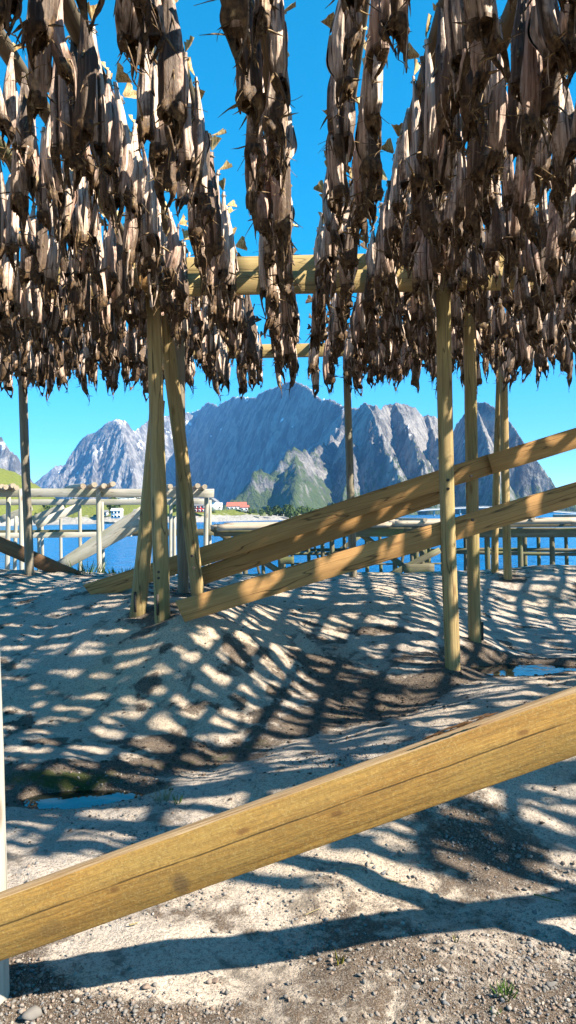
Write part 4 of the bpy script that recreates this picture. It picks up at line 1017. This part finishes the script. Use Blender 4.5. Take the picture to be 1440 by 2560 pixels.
stone(527, 2432, 22, 'rust brown flat chip above the flat light stone', .4, vi=5)
stone(480, 2265, 24, 'dark grey stone below the near brace at left of centre', .8, vi=6)
stone(535, 2330, 26, 'grey stone in the lit sand left of the shadow band', .7, vi=8)
stone(640, 2335, 22, 'reddish stone at the upper edge of the shadow band', .6, vi=9)
stone(980, 2140, 26, 'left one of two tan stones beneath the near brace', .8, vi=10)
stone(1000, 2138, 24, 'right one of two tan stones beneath the near brace', .8, vi=11)
stone(1055, 2135, 22, 'white speckled stone in the soil right of the two tan stones', .8, vi=0)
stone(912, 2175, 20, 'blue-grey stone at the left end of the upper stone group', .7, vi=3)
stone(960, 2185, 20, 'pale stone in the upper stone group on the rock', .8, vi=5)
stone(905, 2295, 26, 'pointed grey stone standing at the lower edge of the shadow', 1.0, vi=4)
stone(1090, 2242, 26, 'oval grey stone inside the crossing shadows', .6, vi=8)
stone(1320, 2360, 22, 'yellowish stone at the top of the right gravel heap', .8, vi=9)
stone(1135, 2372, 17, 'grey stone below the dry stalk in the lit soil', .8, vi=2)
stone(925, 2400, 20, 'blue-grey stone right of the yellow kelp scrap', .8, vi=7)
stone(898, 2440, 22, 'white-tipped stone below the yellow kelp scrap', .8, vi=1)
stone(1110, 2428, 30, 'pinkish angular stone left of the green sprout', .8, vi=6)
stone(1380, 2465, 30, 'brown block of stone in the right gravel heap', .9, vi=10)
stone(1040, 2470, 22, 'rounded pale stone above the bottom edge, centre right', .7, vi=11)
stone(1085, 2552, 30, 'white stone cut by the bottom edge right of centre', .7, vi=0)
for k in range(150):
    px = rs.choice([rs.normal(1340, 60), rs.normal(1330, 70), rs.normal(1020, 90), rs.uniform(700, 1440)]); py = rs.choice([rs.normal(2400, 55), rs.normal(2470, 50), rs.normal(2180, 40)])
    if 20 < px < 1436 and py < 2558 and py > 2090:
        where = 'on the shaded soil under the near brace' if py < 2250 else ('in the right gravel heap round the green sprout' if px > 1200 else 'in the lit gravel left of the green sprout')
        stone(px, py, rs.uniform(9, 19), 'small angular stone ' + where, .8, 'small stones ' + where, k)

def tuft(px, py, n, h, wd, mat, label, cat='plant', name='grass_tuft', spread=.04, xyz=None):
    x, y, z = xyz or on_ground(px, py); Vs = []; Qs = []; nv = 0; rng = np.random.default_rng(int(px * 7 + py))
    for k in range(n):
        a = rng.uniform(0, 6.28); r = spread * math.sqrt(rng.random())
        V, Q = blade((r * math.cos(a), r * math.sin(a), -.005), (math.cos(a) * .5, math.sin(a) * .5, 1), h * rng.uniform(.5, 1.1), wd, rng, 4, .5, .0004)
        Vs.append(V); Qs.append(Q + nv); nv += len(V)
    o = link(name, np_mesh(name, np.vstack(Vs), np.vstack(Qs), False, mat=M[mat])); o.location = (x, y, z); return tag(o, label, cat)
tuft(1262, 2488, 60, .045, .0022, 'grass', 'bright green sprout among the stones at lower right', spread=.03)
tuft(1238, 2530, 25, .02, .0018, 'grass', 'tiny green seedling below the bright sprout', spread=.015)
tuft(405, 2000, 34, .09, .002, 'drygrass', 'wilted dry tuft growing on the rock by the left puddle', spread=.04)
tuft(445, 2008, 16, .07, .002, 'grass', 'thin greenish tuft right of the wilted dry tuft', spread=.02)
tuft(205, 1440, 90, .26, .006, 'grass', 'green grass clump at the end of the dark plank', spread=.28, xyz=tuple(P(212, 1438, 11.2)))
tuft(295, 1440, 70, .16, .009, 'grass', 'low green leafy clump on the mound edge right of the plank', spread=.25, xyz=tuple(P(295, 1440, 11.3)))
tuft(100, 1440, 40, .2, .005, 'grass', 'thin grass clump behind the grey post at left', spread=.3, xyz=tuple(P(105, 1440, 11.3)))
tuft(845, 2405, 7, .05, .005, 'weed', 'yellow kelp scrap lying on the sand below centre', 'seaweed', 'kelp_scrap', .02)
tuft(1140, 2355, 4, .04, .003, 'weed', 'short yellow stalk standing in the lit soil', 'stalk', 'dry_stalk', .005)
def twig(a, b, d, label, mat='drygrass'):
    p = Vector(on_ground(*a)) + Vector((0, 0, d)); q = Vector(on_ground(*b)) + Vector((0, 0, d * 1.5))
    tag(log('dry_stalk', p, q, d, d * .6, mat, None, int(a[0]), ns=6, bend=.02) if mat in M else None, label, 'stalk')
twig((1335, 2240), (1405, 2258), .006, 'green-brown stalk lying on the rock at right', 'weed')
twig((850, 2176), (900, 2172), .004, 'thin dry stalk left of the upper stone group')
twig((970, 2206), (1020, 2208), .004, 'dark stalk below the upper stone group', 'weed')
twig((760, 2290), (800, 2275), .004, 'curved yellow straw on the lit sand')
twig((613, 2200), (622, 2172), .003, 'upright pale straw below the near brace')
twig((622, 2172), (650, 2198), .003, 'broken pale straw leaning right below the near brace')
twig((322, 2318), (345, 2314), .008, 'yellow wood chip lying on the sand below the brace')

# ------------------------------------------------------------------ haze over the fjord
def haze():
    lo = Vector((-9500, -400, -25)); hi = Vector((9500, 9500, 1150))
    o = box('haze', (lo + hi) / 2, tuple(hi - lo), 'steel'); o.data.materials.clear()
    m = bpy.data.materials.new('haze_air'); m.use_nodes = True; t = m.node_tree; t.nodes.clear()
    pv = t.nodes.new('ShaderNodeVolumePrincipled'); pv.inputs['Color'].default_value = (0.16, 0.46, 1.0, 1); pv.inputs['Density'].default_value = 0.000048; pv.inputs['Anisotropy'].default_value = 0.0
    out = t.nodes.new('ShaderNodeOutputMaterial'); t.links.new(pv.outputs[0], out.inputs['Volume'])
    o.data.materials.append(m); tag(o, 'thin blue haze over the fjord', 'haze', kind='stuff')
haze()
